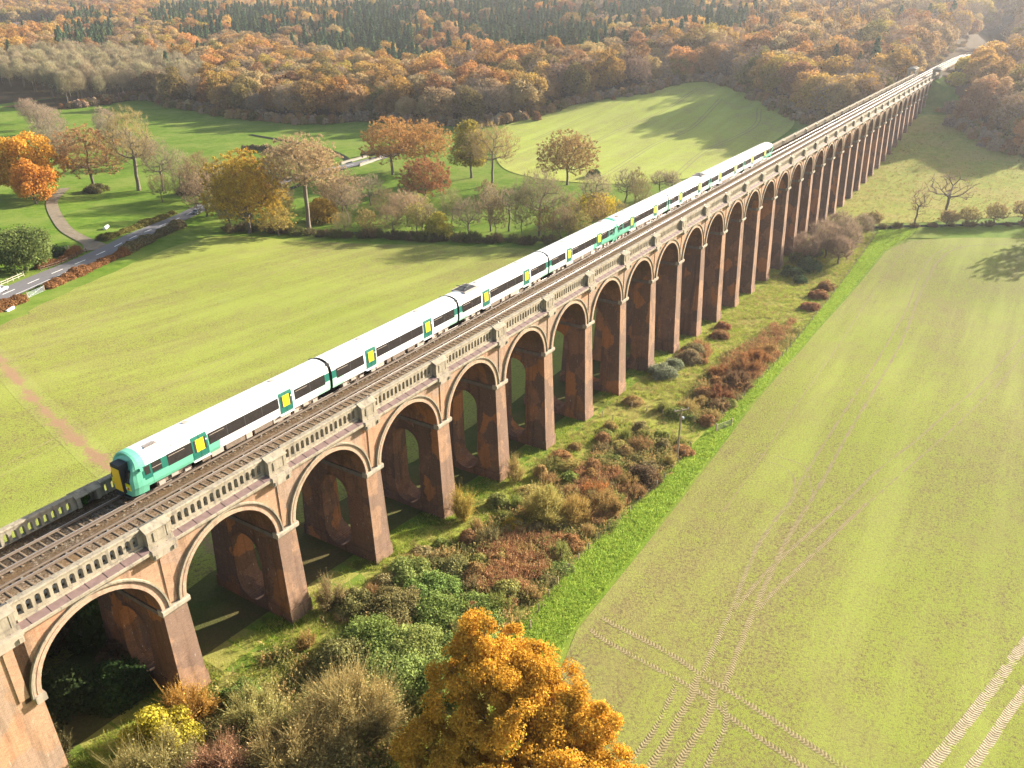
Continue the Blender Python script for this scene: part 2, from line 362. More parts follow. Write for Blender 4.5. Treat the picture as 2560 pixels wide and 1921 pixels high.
def fib(n, rng, zmin=-1.):
    k = np.arange(n)+.5; z = zmin+(1-zmin)*k/n; th = np.pi*(1+5**.5)*k+rng.uniform(0, 6)
    r = np.sqrt(np.maximum(0, 1-z*z)); return np.stack([r*np.cos(th), r*np.sin(th), z], 1)
def clumps(n, rx, rz, zc, rng, zmin=-.8, shell=(.72, .95), lump=.12):
    D = fib(n, rng, zmin); D += rng.normal(0, .18, D.shape); D /= np.linalg.norm(D, axis=1)[:, None]
    r = rng.uniform(*shell, n)*(1+rng.normal(0, .05, n)+lump*np.sin(D[:, 0]*4+rng.uniform(0, 6))*np.cos(D[:, 1]*3+rng.uniform(0, 6)))
    C = D*r[:, None]*[rx, rx, rz]; C[:, 2] += zc; return C, D
def foliage(rng, C, D, cr_, nl, size, gap=0., droop=.25, up=.35):
    """leaves on the outer skin of every clump"""
    k = len(C); idx = rng.integers(0, k, nl)
    U = rng.normal(0, 1, (nl, 3)); U /= np.linalg.norm(U, axis=1)[:, None]
    flip = (U*D[idx]).sum(1) < -.15; U[flip] *= -1
    rr = cr_*rng.uniform(.55, 1.08, nl)**.8*(rng.uniform(.75, 1.25, k)[idx])
    P = C[idx]+U*rr[:, None]*[1, 1, .8]+rng.normal(0, cr_*.10, (nl, 3))
    V, F = leaf_quads(P, U*1.2+[0, 0, up], size, rng)
    tc = rng.uniform(0, 1, k)[idx]; t = np.clip(.45*tc+.55*rng.uniform(0, 1, nl), 0, 1)
    return V, F, np.repeat(t, 4)
def skeleton(rng, root, trunk_top, pts, r0, bend=.12):
    """branching limbs that join every point to the trunk; returns tube verts/faces"""
    nodes = []; par = []
    nt = 5
    for i in range(nt+1):
        f = i/nt; nodes.append(np.array([root[0]+(trunk_top[0]-root[0])*f+rng.normal(0, .12)*(0 < i < nt), root[1]+(trunk_top[1]-root[1])*f+rng.normal(0, .12)*(0 < i < nt), root[2]+(trunk_top[2]-root[2])*f])); par.append(i-1)
    plen = [0.]*(nt+1)
    pts = sorted([np.asarray(p, float) for p in pts], key=lambda p: np.linalg.norm(p-nodes[nt]))
    first = max(1, nt-3)
    for p in pts:
        A = np.array(nodes[first:]); L = np.array(plen[first:])
        d = np.linalg.norm(A-p, axis=1)
        pen = np.maximum(0, A[:, 2]-p[2])*.8
        j = int(np.argmin(d+.35*L+pen))+first
        a = nodes[j]; m = (a+p)/2+rng.normal(0, bend, 3)*np.linalg.norm(p-a); m[2] += .06*np.linalg.norm(p-a)
        nodes.append(m); par.append(j); plen.append(plen[j]+d[j-first]*.5)
        nodes.append(p); par.append(len(nodes)-2); plen.append(plen[j]+d[j-first])
    n = len(nodes); cnt = np.zeros(n)
    leaf = set(range(n))-set(par)
    for l in leaf: cnt[l] = 1
    for i in range(n-1, 0, -1): cnt[par[i]] += max(cnt[i], 1) if i not in leaf else 1
    cnt = np.maximum(cnt, 1); tot = cnt[0]
    rad = r0*(cnt/tot)**.52; rad[:2] *= [1.35, 1.05]
    N_ = np.array(nodes); P = np.array(par[1:]); C_ = np.arange(1, n)
    return N_, P, C_, rad
def tubes(N_, P, C_, rad, sides=5):
    a = N_[P]; b = N_[C_]; d = b-a; d /= np.linalg.norm(d, axis=1)[:, None]+1e-9
    ref = np.where(np.abs(d[:, 2:3]) > .9, [[1., 0, 0]], [[0, 0, 1.]]); u = np.cross(d, ref); u /= np.linalg.norm(u, axis=1)[:, None]; v = np.cross(d, u)
    ra = np.minimum(rad[P], rad[C_]*1.7); rb = rad[C_]; V = []
    for base, r in ((a, ra), (b, rb)):
        for k in range(sides):
            t = 2*math.pi*k/sides; V.append(base+(u*math.cos(t)+v*math.sin(t))*r[:, None])
    V = np.stack(V, 1).reshape(-1, 3); o = np.arange(len(a))[:, None]*(2*sides)
    F = np.concatenate([o+np.array([k, (k+1) % sides, sides+(k+1) % sides, sides+k]) for k in range(sides)])
    return V, F
def join(parts):
    V = []; F = []; T = []; o = 0
    for v, f, t in parts:
        V.append(v); F.append(f+o); T.append(t); o += len(v)
    return np.concatenate(V), np.concatenate(F), np.concatenate(T)

def tree_meshes(seed, h, w, mat, nl=2600, leaf=.5, kind='full', trunk='bark', nclump=34, limbs=None, crown_base=.28, r0=None, twig=None, shell=(.7, .95), clr=None, flat=.8):
    """crown and trunk meshes of one broadleaved tree, base at z=0"""
    rng = np.random.default_rng(seed); rx = w/2
    zb = h*crown_base; rz = (h-zb)/2; zc = zb+rz
    cr_ = clr or rx*.34
    C, D = clumps(nclump, rx-cr_*.7, rz-cr_*.55, zc, rng, shell=shell)
    # inner clumps keep the crown from being hollow
    ni = max(4, nclump//4); Ci, Di = clumps(ni, rx*.45, rz*.5, zc, rng, zmin=-1); C2 = np.concatenate([C, Ci]); D2 = np.concatenate([D, Di])
    parts = []
    r0 = r0 or max(.25, h*.021)
    tt = (rng.normal(0, w*.03), rng.normal(0, w*.03), zb+rz*.75)
    tip = C2
    if kind != 'full':
        nt_ = twig or 160
        U = fib(nt_, rng, -.75); rr = rng.uniform(.55, 1.0, nt_)
        tip = U*rr[:, None]*[rx*.93, rx*.93, rz*.95]+[0, 0, zc]
    N_, P, Cc, rad = skeleton(rng, (0, 0, -.3), tt, tip, r0)
    tv, tf = tubes(N_, P, Cc, rad*1.0, 6 if kind == 'full' else 5)
    trunk_me = np_mesh('trunk', tv, tf, M[trunk], smooth=True)
    if kind == 'full':
        v, f, t = foliage(rng, C2, D2, cr_, nl, leaf); parts.append((v, f, t))
    else:
        # fine twigs fanning out from every branch tip
        k = nl; idx = rng.integers(6, len(N_), k); base = N_[idx]+(N_[np.maximum(0, idx-1)]-N_[idx])*rng.uniform(0, .5, (k, 1))
        out = (base-[0, 0, zc-rz*.6])/[rx, rx, rz]; out /= np.linalg.norm(out, axis=1)[:, None]+1e-6
        dr = out+rng.normal(0, .6, (k, 3))+[0, 0, .3]; dr /= np.linalg.norm(dr, axis=1)[:, None]
        ln = leaf*rng.uniform(1.2, 3.2, k)*(.6+.4*(kind == 'bare')); e = base+dr*ln[:, None]
        v, f = sticks(base, e, leaf*.045, rng); parts.append((v, f, np.repeat(rng.uniform(.1, .8, k), 4)))
        if kind == 'sparse':
            m = int(k*.9); j = rng.integers(0, k, m); lp = base[j]+(e[j]-base[j])*rng.uniform(.3, 1.1, (m, 1))
            v, f = leaf_quads(lp, dr[j], leaf*.34, rng); parts.append((v, f, np.repeat(rng.uniform(0, 1, m), 4)))
    V, F, T = join(parts)
    return np_mesh('crown', V, F, ML[mat], tint=T), trunk_me

def conifer_meshes(seed, h, w, mat, nl=1500, leaf=.6, larch=False):
    rng = np.random.default_rng(seed)
    nb = 230; z = h*(.12+.88*rng.uniform(0, 1, nb)**.85); r = (w/2)*(1-(z/h))**.85*rng.uniform(.75, 1.1, nb)+.15
    th = rng.uniform(0, 2*np.pi, nb); parts = []
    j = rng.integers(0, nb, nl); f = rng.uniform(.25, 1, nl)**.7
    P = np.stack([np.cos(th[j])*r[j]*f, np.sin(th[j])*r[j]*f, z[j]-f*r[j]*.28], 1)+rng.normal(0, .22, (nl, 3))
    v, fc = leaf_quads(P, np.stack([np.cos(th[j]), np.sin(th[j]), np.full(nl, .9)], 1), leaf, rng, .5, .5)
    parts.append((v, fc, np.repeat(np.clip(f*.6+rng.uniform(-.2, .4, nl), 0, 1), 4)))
    V, F, T = join(parts)
    N_ = np.array([[0, 0, -.3], [0, 0, h*.5], [0, 0, h*.97]]); tv, tf = tubes(N_, np.array([0, 1]), np.array([1, 2]), np.array([h*.014, h*.009, .04]), 6)
    return np_mesh('crown', V, F, ML[mat], tint=T), np_mesh('trunk', tv, tf, M['bark'])

def shrub_meshes(seed, h, w, mat, nl, leaf, kind='leafy', stems=22, stemmat='bark_midgrey'):
    rng = np.random.default_rng(seed); rx = w/2
    n = max(10, int(stems)); ang = rng.uniform(0, 2*np.pi, n); rr = np.sqrt(rng.uniform(0, 1, n)); tl = rng.uniform(.55, 1.0, n)
    tip = np.stack([np.cos(ang)*rr*rx*.85, np.sin(ang)*rr*rx*.85, h*tl*np.sqrt(np.maximum(.08, 1-rr**2*.8))], 1)
    b = np.stack([np.cos(ang)*rr*rx*.35, np.sin(ang)*rr*rx*.35, np.full(n, -.15)], 1)
    N_ = np.concatenate([b, tip]); tv, tf = tubes(N_, np.arange(n), np.arange(n, 2*n), np.concatenate([np.full(n, .05), np.full(n, .02)]), 4)
    trunk_me = np_mesh('stems', tv, tf, M[stemmat])
    parts = []
    if kind == 'leafy':
        cr_ = rx*.30; D = tip/[rx, rx, h]; D /= np.linalg.norm(D, axis=1)[:, None]
        C = tip-D*cr_*.5; C[:, 2] = np.maximum(C[:, 2], cr_*.4); low = C*[1.1, 1.1, .45]
        v, f, t = foliage(rng, np.concatenate([C, low]), np.concatenate([D, D]), cr_, nl, leaf); v[:, 2] = np.maximum(v[:, 2], .02); parts.append((v, f, t))
    else:
        j = rng.integers(0, n, nl); f0 = rng.uniform(.15, 1, nl)[:, None]; base = b[j]+(tip[j]-b[j])*f0
        dr = (tip[j]-b[j]); dr /= np.linalg.norm(dr, axis=1)[:, None]; dr = dr+rng.normal(0, .45, (nl, 3)); dr[:, 2] = np.abs(dr[:, 2])
        e = base+dr*(rng.uniform(.3, 1., nl)*h*.3)[:, None]
        v, f = sticks(base, e, leaf*.09, rng); parts.append((v, f, np.repeat(rng.uniform(0, .8, nl), 4)))
        m = int(nl*.8); q = rng.integers(0, nl, m); lp = base[q]+(e[q]-base[q])*rng.uniform(.4, 1.05, (m, 1))
        v, f = leaf_quads(lp, dr[q], leaf*.5, rng); parts.append((v, f, np.repeat(rng.uniform(.1, 1, m), 4)))
    V, F, T = join(parts); return np_mesh('foliage', V, F, ML[mat], tint=T), trunk_me

def place(name, meshes, x, y, label, cat, group=None, s=1., rz=0., z=None, color=None, parts=('crown', 'trunk'), sz=None):
    r = empty(name, (x, y, h1(x, y) if z is None else z), rz); r.scale = (s, s, sz or s)
    tag(r, label, cat, group)
    for me, pn in zip(meshes, parts):
        o = obj(pn, me, r)
        if color: o.color = tuple(color)+(1,)
    return r
# ------------------------------------------------------------------ ground
def grid_mesh(name, xs, ys, mat, keep=None):
    X, Y = np.meshgrid(xs, ys); Z = H(X, Y); nx, ny = len(xs), len(ys)
    V = np.stack([X, Y, Z], -1).reshape(-1, 3); i = np.arange(nx-1)[None, :]+np.arange(ny-1)[:, None]*nx
    F = np.stack([i, i+1, i+nx+1, i+nx], -1).reshape(-1, 4)
    if keep is not None:
        c = V[F].mean(1); F = F[keep(c[:, 0], c[:, 1])]
    return np_mesh(name, V, F, mat, smooth=True)
nearx = np.concatenate([[-150, -120, -90], np.arange(-72, 481, 3.)]); neary = np.concatenate([np.arange(-159, 522, 3.)])
o = obj('ground', grid_mesh('ground', nearx, neary, M['grass'])); tag(o, 'green pasture of the valley floor', None, None, 'structure')
fx = np.concatenate([np.linspace(-2500, -150, 20), nearx[1::6], np.arange(500, 1300, 20), np.arange(1300, 3000, 60), np.linspace(3000, 9000, 40)])
fx = np.unique(np.concatenate([fx[(fx <= -150) | (fx >= 480)], [-150., 480.], np.arange(-140, 480, 20.)]))
fy = np.unique(np.concatenate([np.linspace(-4000, -200, 40), [-159., 519.], np.arange(-150, 519, 18.), [-12., -8., -5., -1.5, 5., 12., 15.5, 18., 22.], np.arange(540, 1800, 25), np.linspace(1800, 8000, 60)]))
o = obj('hills', grid_mesh('hills', fx, fy, M['forest_floor'], lambda x, y: ~((x > -150) & (x < 480) & (y > -159) & (y < 519)))); tag(o, 'wooded slopes rising to the horizon', None, None, 'structure')

def inpoly(poly, x, y):
    x = np.asarray(x); y = np.asarray(y); r = np.zeros(x.shape, bool); n = len(poly); j = n-1
    for i in range(n):
        xi, yi = poly[i]; xj, yj = poly[j]
        c = ((yi > y) != (yj > y)) & (x < (xj-xi)*(y-yi)/(yj-yi+1e-12)+xi); r ^= c; j = i
    return r
def smooth_line(pts, step=3., closed=False):
    pts = [np.array(p, float) for p in pts]; n = len(pts); out = []
    rng_ = range(n if closed else n-1)
    for i in rng_:
        p0 = pts[(i-1) % n] if (closed or i > 0) else pts[i]*2-pts[i+1]; p1 = pts[i]; p2 = pts[(i+1) % n]
        p3 = pts[(i+2) % n] if (closed or i < n-2) else p2*2-p1
        k = max(1, int(np.linalg.norm(p2-p1)/step))
        for a in range(k):
            t = a/k; out.append(.5*((2*p1)+(-p0+p2)*t+(2*p0-5*p1+4*p2-p3)*t*t+(-p0+3*p1-3*p2+p3)*t**3))
    if not closed: out.append(pts[-1])
    return np.array(out)
def sheet(name, poly, mat, off, label, step=3., curve=True, wob=0., seed=1):
    off += .07
    P = smooth_line(poly, step, True) if curve else np.concatenate([np.linspace(poly[i], poly[(i+1) % len(poly)], max(2, int(math.dist(poly[i], poly[(i+1) % len(poly)])/step)))[:-1] for i in range(len(poly))])
    if wob: P = P+np.random.default_rng(seed).normal(0, wob, P.shape)
    lo, hi = P.min(0), P.max(0); gx = np.arange(math.floor(lo[0]/step)*step, hi[0], step); gy = np.arange(math.floor(lo[1]/step)*step, hi[1], step)
    X, Y = np.meshgrid(gx, gy); X, Y = X.ravel(), Y.ravel(); k = inpoly(P, X, Y); X, Y = X[k], Y[k]
    if len(X):
        D = np.min((X[:, None]-P[None, ::1, 0])**2+(Y[:, None]-P[None, ::1, 1])**2, 1) if len(X)*len(P) < 2e7 else np.full(len(X), 99.)
        X, Y = X[D > (step*.35)**2], Y[D > (step*.35)**2]
    pts = [Vector(p) for p in P]+[Vector((a, b)) for a, b in zip(X, Y)]; n = len(P)
    r = delaunay_2d_cdt(pts, [], [list(range(n))], 1, 1e-4)
    V = np.array([(v.x, v.y, h1(v.x, v.y)+off) for v in r[0]]) if len(r[0]) < 400 else None
    if V is None:
        a = np.array([(v.x, v.y) for v in r[0]]); V = np.column_stack([a, H(a[:, 0], a[:, 1])+off])
    F = np.array([f for f in r[2] if len(f) == 3])
    e1 = V[F[:, 1]]-V[F[:, 0]]; e2 = V[F[:, 2]]-V[F[:, 0]]; fl = (e1[:, 0]*e2[:, 1]-e1[:, 1]*e2[:, 0]) < 0; F[fl] = F[fl][:, ::-1]
    o = obj(name, np_mesh(name, V, F, mat, smooth=True)); return tag(o, label, None, None, 'structure')
def ribbon_mesh(name, pts, w, mat, off, step=1.5, wfun=None):
    off += .07
    P = smooth_line(pts, step); d = np.gradient(P, axis=0); d /= np.linalg.norm(d, axis=1)[:, None]+1e-9; nrm = np.stack([-d[:, 1], d[:, 0]], 1)
    s = np.concatenate([[0], np.cumsum(np.linalg.norm(np.diff(P, axis=0), axis=1))]); ww = np.full(len(P), w/2.)
    if wfun is not None: ww = ww*wfun(s/s[-1])
    cols = 2 if w < 2 else 5
    V = []
    for k in range(cols):
        q = P+nrm*(ww*(2*k/(cols-1)-1))[:, None]; V.append(np.column_stack([q, H(q[:, 0], q[:, 1])+off]))
    V = np.stack(V, 1).reshape(-1, 3); n = len(P); i = (np.arange(n-1)*cols)[:, None]+np.arange(cols-1)[None, :]
    F = np.stack([i, i+cols, i+cols+1, i+1], -1).reshape(-1, 4)[:, ::-1]
    me = np_mesh(name, V, F, mat, smooth=True); uv = me.uv_layers.new(name='UVMap')
    U = np.stack([np.repeat(s, cols), np.tile(np.linspace(0, 1, cols), n)], 1)[F.ravel()]; uv.data.foreach_set('uv', U.astype(np.float32).ravel()); return me
def ribbon(name, pts, w, mat, off, label, **k):
    return tag(obj(name, ribbon_mesh(name, pts, w, mat, off, **k)), label, None, None, 'structure')

LEFT = [(-90, 15), (-90, 40), (-20, 78), (52, 112), (66, 121), (82, 129.5), (100, 137.5), (120, 145), (133, 146), (140, 136), (146, 119), (156, 100), (167, 82), (176, 60), (177, 30), (172, 15)]
LEFTM = [(-95, 3), (-95, 50), (-25, 84), (50, 118), (64, 126.5), (80, 135), (98, 142.5), (121, 152), (138, 153), (146, 140), (152, 121), (162, 103), (172, 85), (182, 62), (184, 30), (184, 3)]
sheet('field_margin', LEFTM, M['grass'], .05, 'bright green grass margin round the left field', 3)
sheet('crop_field', LEFT, M['crop_left'], .10, 'left field of young yellow-green shoots', 3, wob=.25)
RIGHT = [(-60, -34), (10, -29), (30, -25.5), (38, -23.5), (66, -22.2), (100, -20.8), (150, -20.3), (195, -21.0), (222, -22), (236, -26), (246, -38), (256, -55), (285, -100), (320, -156), (-60, -156)]
STRIP = [(30, -18.5), (50, -17.2), (86, -17.4), (118, -18.0), (152, -17.6), (190, -16.8), (242, -16.6), (252, -24), (264, -37), (272, -53), (300, -98), (330, -150), (318, -150), (280, -98), (252, -52), (238, -25), (150, -21), (66, -23), (36, -26), (28, -27)]
ROUGH = [(-60, -32), (8, -27.5), (30, -20), (50, -17.3), (118, -18.2), (190, -16.9), (236, -16.2), (240, -8), (232, 3), (180, 3.4), (0, 3), (-60, 3)]
sheet('rough_ground', ROUGH, M['meadow'], .05, 'rough ground of grass and weeds below the viaduct', 3)
M['dim_grass'] = grass_mat('shade_darkened_grass', (.055, .075, .018), (.085, .085, .03), (.10, .07, .035))  # soil and grass tones darkened to carry the viaduct's shade
sheet('rough_ground', [(-40, 2.9), (184, 2.9), (184, 12.5), (120, 13), (-40, 13)], M['dim_grass'], .08, 'thin grass and earth behind the piers, coloured darker for the shade there', 3, False)
sheet('grass_strip', STRIP, M['grass_bright'], .09, 'lush green strip between the weeds and the right field', 2, False)
sheet('crop_field', RIGHT, M['crop_right'], .13, 'right field of young shoots crossed by tyre tracks', 3, False)
UPPER = [(349, 182), (388, 175), (413, 160), (436, 143), (468, 134), (474, 114), (436, 82), (395, 50), (330, 52), (285, 58), (258, 86), (262, 128), (315, 168)]
sheet('crop_field', UPPER, M['crop_far'], .10, 'pale green field in front of the wood beyond the train', 4)
MEADOW = [(250, 3), (248, -9), (262, -30), (280, -50), (306, -92), (340, -92), (352, -75), (364, -48), (390, -30), (424, -12), (416, 0), (380, 3)]
sheet('meadow', MEADOW, M['meadow'], .06, 'pale rough meadow beyond the hedge on the right', 3)
FLOOR = [(479, 130), (474, 137), (436, 146), (413, 163), (388, 178), (347, 188), (333, 215), (331, 265), (316, 281), (308, 323), (322, 405), (333, 466), (279, 462), (262, 505), (300, 517), (479, 517)]
sheet('forest_floor', FLOOR, M['forest_floor'], .06, 'brown leaf litter on the floor of the wood', 4, False)
sheet('forest_floor', [(479, 110), (437, 79), (396, 42), (404, 14), (418, 5), (479, 5)], M['forest_floor'], .06, 'brown leaf litter beside the far end of the viaduct', 4, False)
sheet('forest_floor', [(425, -13), (390, -31), (366, -48), (353, -78), (342, -94), (345, -157), (479, -157), (479, -8)], M['forest_floor'], .06, 'brown leaf litter under the wood on the right', 4, False)
ROADC = [(-90, 50), (0, 98), (40, 120.5), (61, 132), (80, 142.7), (103, 154), (122.5, 165.5), (148, 179), (172, 190.5), (199, 194.5), (222, 192.5), (247, 190.5), (275, 194), (300, 206)]
ribbon('road', ROADC, 6.4, M['asphalt'], .14, 'grey two-lane country road with a dashed centre line', step=2)
ribbon('lane', [(103, 157), (105.5, 164), (110.5, 184), (119.5, 205), (130, 226), (137.8, 238), (150, 252)], 3.6, M['lane'], .11, 'brown farm lane leaving the road', step=2, wfun=lambda t: 1+1.6*np.exp(-t*22))
lp = smooth_line(ROADC, .25); ls = np.concatenate([[0], np.cumsum(np.linalg.norm(np.diff(lp, axis=0), axis=1))])
dv = []; df = []; 
for s0 in np.arange(3, ls[-1]-6, 9.2):
    if 189 < s0 < 189: continue
    q = [np.array([np.interp(s0+t, ls, lp[:, 0]), np.interp(s0+t, ls, lp[:, 1])]) for t in (0, 2, 4.4)]
    for a, b in ((q[0], q[1]), (q[1], q[2])):
        d = (b-a)/np.linalg.norm(b-a); nn = np.array([-d[1], d[0]])*.11; k = len(dv)
        for p in (a-nn, b-nn, b+nn, a+nn): dv.append((p[0], p[1], h1(*p)+.235))
        df.append([k, k+1, k+2, k+3])
tag(obj('road_markings', np_mesh('road_markings', np.array(dv), np.array(df), M['white_paint'])), 'dashed white centre line painted on the road', None, None, 'structure')
e = [p for p in smooth_line([(40, 117.6), (61, 129.1), (80, 139.8), (103, 151.1), (118, 159.8)], 2)]
tag(obj('road_markings', ribbon_mesh('road_edge_line', [(66, 131.8), (80, 139.8), (90, 144.8)], .13, M['white_paint'], .165)), 'white edge line along the near side of the road', None, None, 'structure')
ribbon('river', [(320, -125), (276, -58), (258, -32), (244, -13), (226, 1), (206, 26), (191, 56), (181, 76), (168, 98), (158.5, 122), (153, 140), (158, 165), (185, 180), (212, 186), (240, 193), (262, 230), (272, 290)], 2.6, M['water'], .12, 'dark narrow river winding between trees', step=2)
ribbon('worn_path', [(46, 102), (44.1, 93.2), (39.0, 75.2), (35.7, 61.8), (33.3, 50.9), (31.5, 42.9), (29, 28), (27, 15)], 4.2, M['soil'], .112, 'worn brown track across the left field', step=1)
TRACKS = {
 "A1": [(39.5,-35.8),(44.9,-35.4),(51.1,-34.9),(63.2,-33.7),(71.6,-33.7),(78.9,-34.1)], "A2": [(38.8,-38.1),(44.2,-37.6),(52.5,-36.9),(63.4,-36.3),(71.9,-36.1),(80.8,-36.3)],
 "A3": [(78.1,-36.2),(87.1,-36.3),(99.9,-36.2),(122.5,-36.4),(159.9,-36.3),(187.8,-35.1),(203.7,-35.1),(222.3,-35.7),(237.1,-40.1),(247.7,-53.4)],
 "A4": [(76.1,-34.1),(87.0,-33.8),(101.6,-33.9),(123.5,-34.1),(148.3,-34.1),(177.7,-34.0),(203,-33),(224,-33.6),(239,-38)],
 "A5": [(81,-36.2),(87.1,-34.0),(89.1,-32.8),(89.6,-29.2),(88.5,-25.9)], "A6": [(79,-34.2),(84.5,-32.8),(86.8,-30.8),(87.2,-28.4),(86.5,-25.9)],
 "B1": [(50.9,-35.2),(60.4,-36.1),(70.9,-37.9),(83.7,-40.5)], "B2": [(52.1,-37.2),(57.6,-37.9),(68.9,-39.9),(76.6,-41.3),(84.7,-42.9)],
 "B3": [(80.1,-39.8),(95.2,-42.5),(107.7,-45.6),(123.0,-48.6),(140.0,-52.0),(173.1,-57.2),(215,-63)], "B4": [(82.6,-42.6),(95.8,-45.4),(111.6,-49.0),(134.7,-53.4),(160.2,-57.7),(200,-63)],
 "C1": [(41.4,-24.5),(41.0,-26.2),(40.5,-30.1),(39.9,-33.5),(39.0,-35.9),(38.3,-39.5),(37.1,-43.4),(35.8,-47.7),(34.6,-52.5),(33.5,-58)], "C2": [(38.9,-24.5),(38.3,-26.3),(37.8,-29.6),(37.3,-33.6),(36.7,-36.9),(35.2,-40.5),(34.2,-44.0),(33.2,-47.9),(32,-53)],
 "D1": [(90,-68),(75,-64.5),(62.9,-61.1),(56.6,-59.5),(50.8,-58.0),(45.2,-56.5),(39.9,-55.0),(33,-53)], "D2": [(90,-70.2),(70,-65.5),(54.9,-61.3),(49.9,-59.9),(45.0,-58.7),(41.7,-57.8),(33,-55.2)],
 "E1": [(39,-35.6),(35.6,-36.1),(33.3,-36.1),(29.5,-36.2),(22,-36.0)], "E2": [(38,-37.4),(35.6,-38.0),(32.7,-38.1),(28.0,-37.9),(22,-38)], "E3": [(37,-38.7),(34.5,-39.7),(32.0,-39.8),(26,-39.9)], "E4": [(36.5,-34.4),(34,-34.7),(30,-34.9),(24,-34.4)],
}
WID = dict(A1=.55, A2=.6, A3=.6, A4=.45, A5=.3, A6=.3, B1=.5, B2=.55, B3=.42, B4=.36, C1=.7, C2=.62, D1=.95, D2=.8, E1=.7, E2=.65, E3=.5, E4=.5)
for i, (k, p) in enumerate(TRACKS.items()):
    ribbon('tyre_track', p, WID[k], M['tread_faint' if k in ('A5', 'A6', 'B3', 'B4', 'A4', 'A3', 'A1', 'E3', 'E4') else ('tread_pale' if k[0] == 'D' else 'tread')], .1385+.0006*i, {'A': 'pale tyre track running away up the right field', 'B': 'tyre track fanning out across the right field', 'C': 'deep chevron tyre track crossing the near corner of the field', 'D': 'pale double tyre track in the bottom right corner', 'E': 'tyre track turning at the bottom of the field'}[k[0]], step=1)
FAINT = [([(20, 52), (37.4, 57.5), (67.2, 65.5), (85.6, 70.1), (114.1, 75.5), (160, 84)], 'left'), ([(30, 84), (47.2, 92.9), (64.3, 102.3), (89.2, 114), (112, 126)], 'left'), ([(46.4, 83.3), (70.2, 89.5), (98.9, 97), (123.9, 105.6), (150, 113)], 'left'),
         ([(30, 28), (61.3, 40), (100.2, 50), (150, 58), (174, 60)], 'left'), ([(45, 30), (80, 34.5), (120, 38), (170, 42)], 'left'),
         ([(236, -26), (202.8, -25.6), (179.9, -25.3), (146.1, -26.0), (113.6, -26.7), (70, -27.6)], 'right'),
         ([(285, 66), (330, 71), (380, 66), (414, 74)], 'far'), ([(270.6, 90), (330.2, 96.1), (370.7, 93), (430, 100)], 'far'), ([(290, 120), (350, 124), (400.3, 119), (455, 122)], 'far'), ([(320, 152), (370, 153), (420, 146)], 'far')]
for p, side in FAINT:
    ribbon('tramline', p, .22 if side != 'far' else .5, M['soil_right' if side == 'right' else 'soil_soft'], .139 if side == 'right' else .109, 'faint sowing line across the %s field' % side, step=2)
    if side != 'right': ribbon('tramline', [(a+.25, b-1.9) for a, b in p], .2 if side != 'far' else .5, M['soil_soft'], .109, 'faint sowing line across the %s field' % side, step=2)
sheet('bare_patch', [(90.2, 94.6), (93, 95.2), (95.6, 93.8), (93.6, 92.8), (91, 93.2)], M['soil'], .112, 'small bare patch of soil in the left field', .6, wob=.15)

# ------------------------------------------------------------------ viaduct
P_ = 12.19; NB = 37; YM = 5.1; RA = 4.95; ZS = .3; CX = P_/2
viad = empty('viaduct', (0, 0, 0)); tag(viad, 'long brick railway viaduct of many tall arches crossing the valley with stone balustrades', 'viaduct')
def bay_mesh():
    m = MB(); n = 20; zt = 5.98; yf, yb = .2, 10.0
    A = [(CX-RA*math.cos(math.pi*k/n), ZS+RA*math.sin(math.pi*k/n)) for k in range(n+1)]
    for y, fl in ((yf, False), (yb, True)):
        m.poly([(0, y, ZS), (A[0][0], y, ZS), (A[0][0], y, zt), (0, y, zt)], fl); m.poly([(A[n][0], y, ZS), (P_, y, ZS), (P_, y, zt), (A[n][0], y, zt)], fl)
        for k in range(n): m.poly([(A[k][0], y, A[k][1]), (A[k+1][0], y, A[k+1][1]), (A[k+1][0], y, zt), (A[k][0], y, zt)], fl)
    m.cur = 1
    for k in range(n): m.poly([(A[k][0], yf, A[k][1]), (A[k][0], yb, A[k][1]), (A[k+1][0], yb, A[k+1][1]), (A[k+1][0], yf, A[k+1][1])])
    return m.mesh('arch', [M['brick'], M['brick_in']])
def ring_mesh(side_):
    m = MB(); n = 24
    for side in (side_,):
        def Y(y): return y if side == 1 else 10.2-y
        fl = side == -1
        for (r0, r1, y0, y1, mt) in ((RA-.02, RA+.30, .06, .2, 0), (RA+.30, RA+.58, .09, .2, 0), (RA+.58, RA+.72, -.06, .2, 1)):
            m.cur = mt
            for k in range(n):
                a0, a1 = math.pi*k/n, math.pi*(k+1)/n
                q = lambda r, a, y: (CX-r*math.cos(a), Y(y), ZS+r*math.sin(a))
                m.poly([q(r0, a0, y0), q(r0, a1, y0), q(r1, a1, y0), q(r1, a0, y0)], not fl)
                m.poly([q(r1, a0, y0), q(r1, a1, y0), q(r1, a1, y1), q(r1, a0, y1)], not fl)
                m.poly([q(r0, a0, y1), q(r0, a1, y1), q(r0, a1, y0), q(r0, a0, y0)], not fl)
    return m.mesh('arch_ring', [M['ring'], M['stone']])
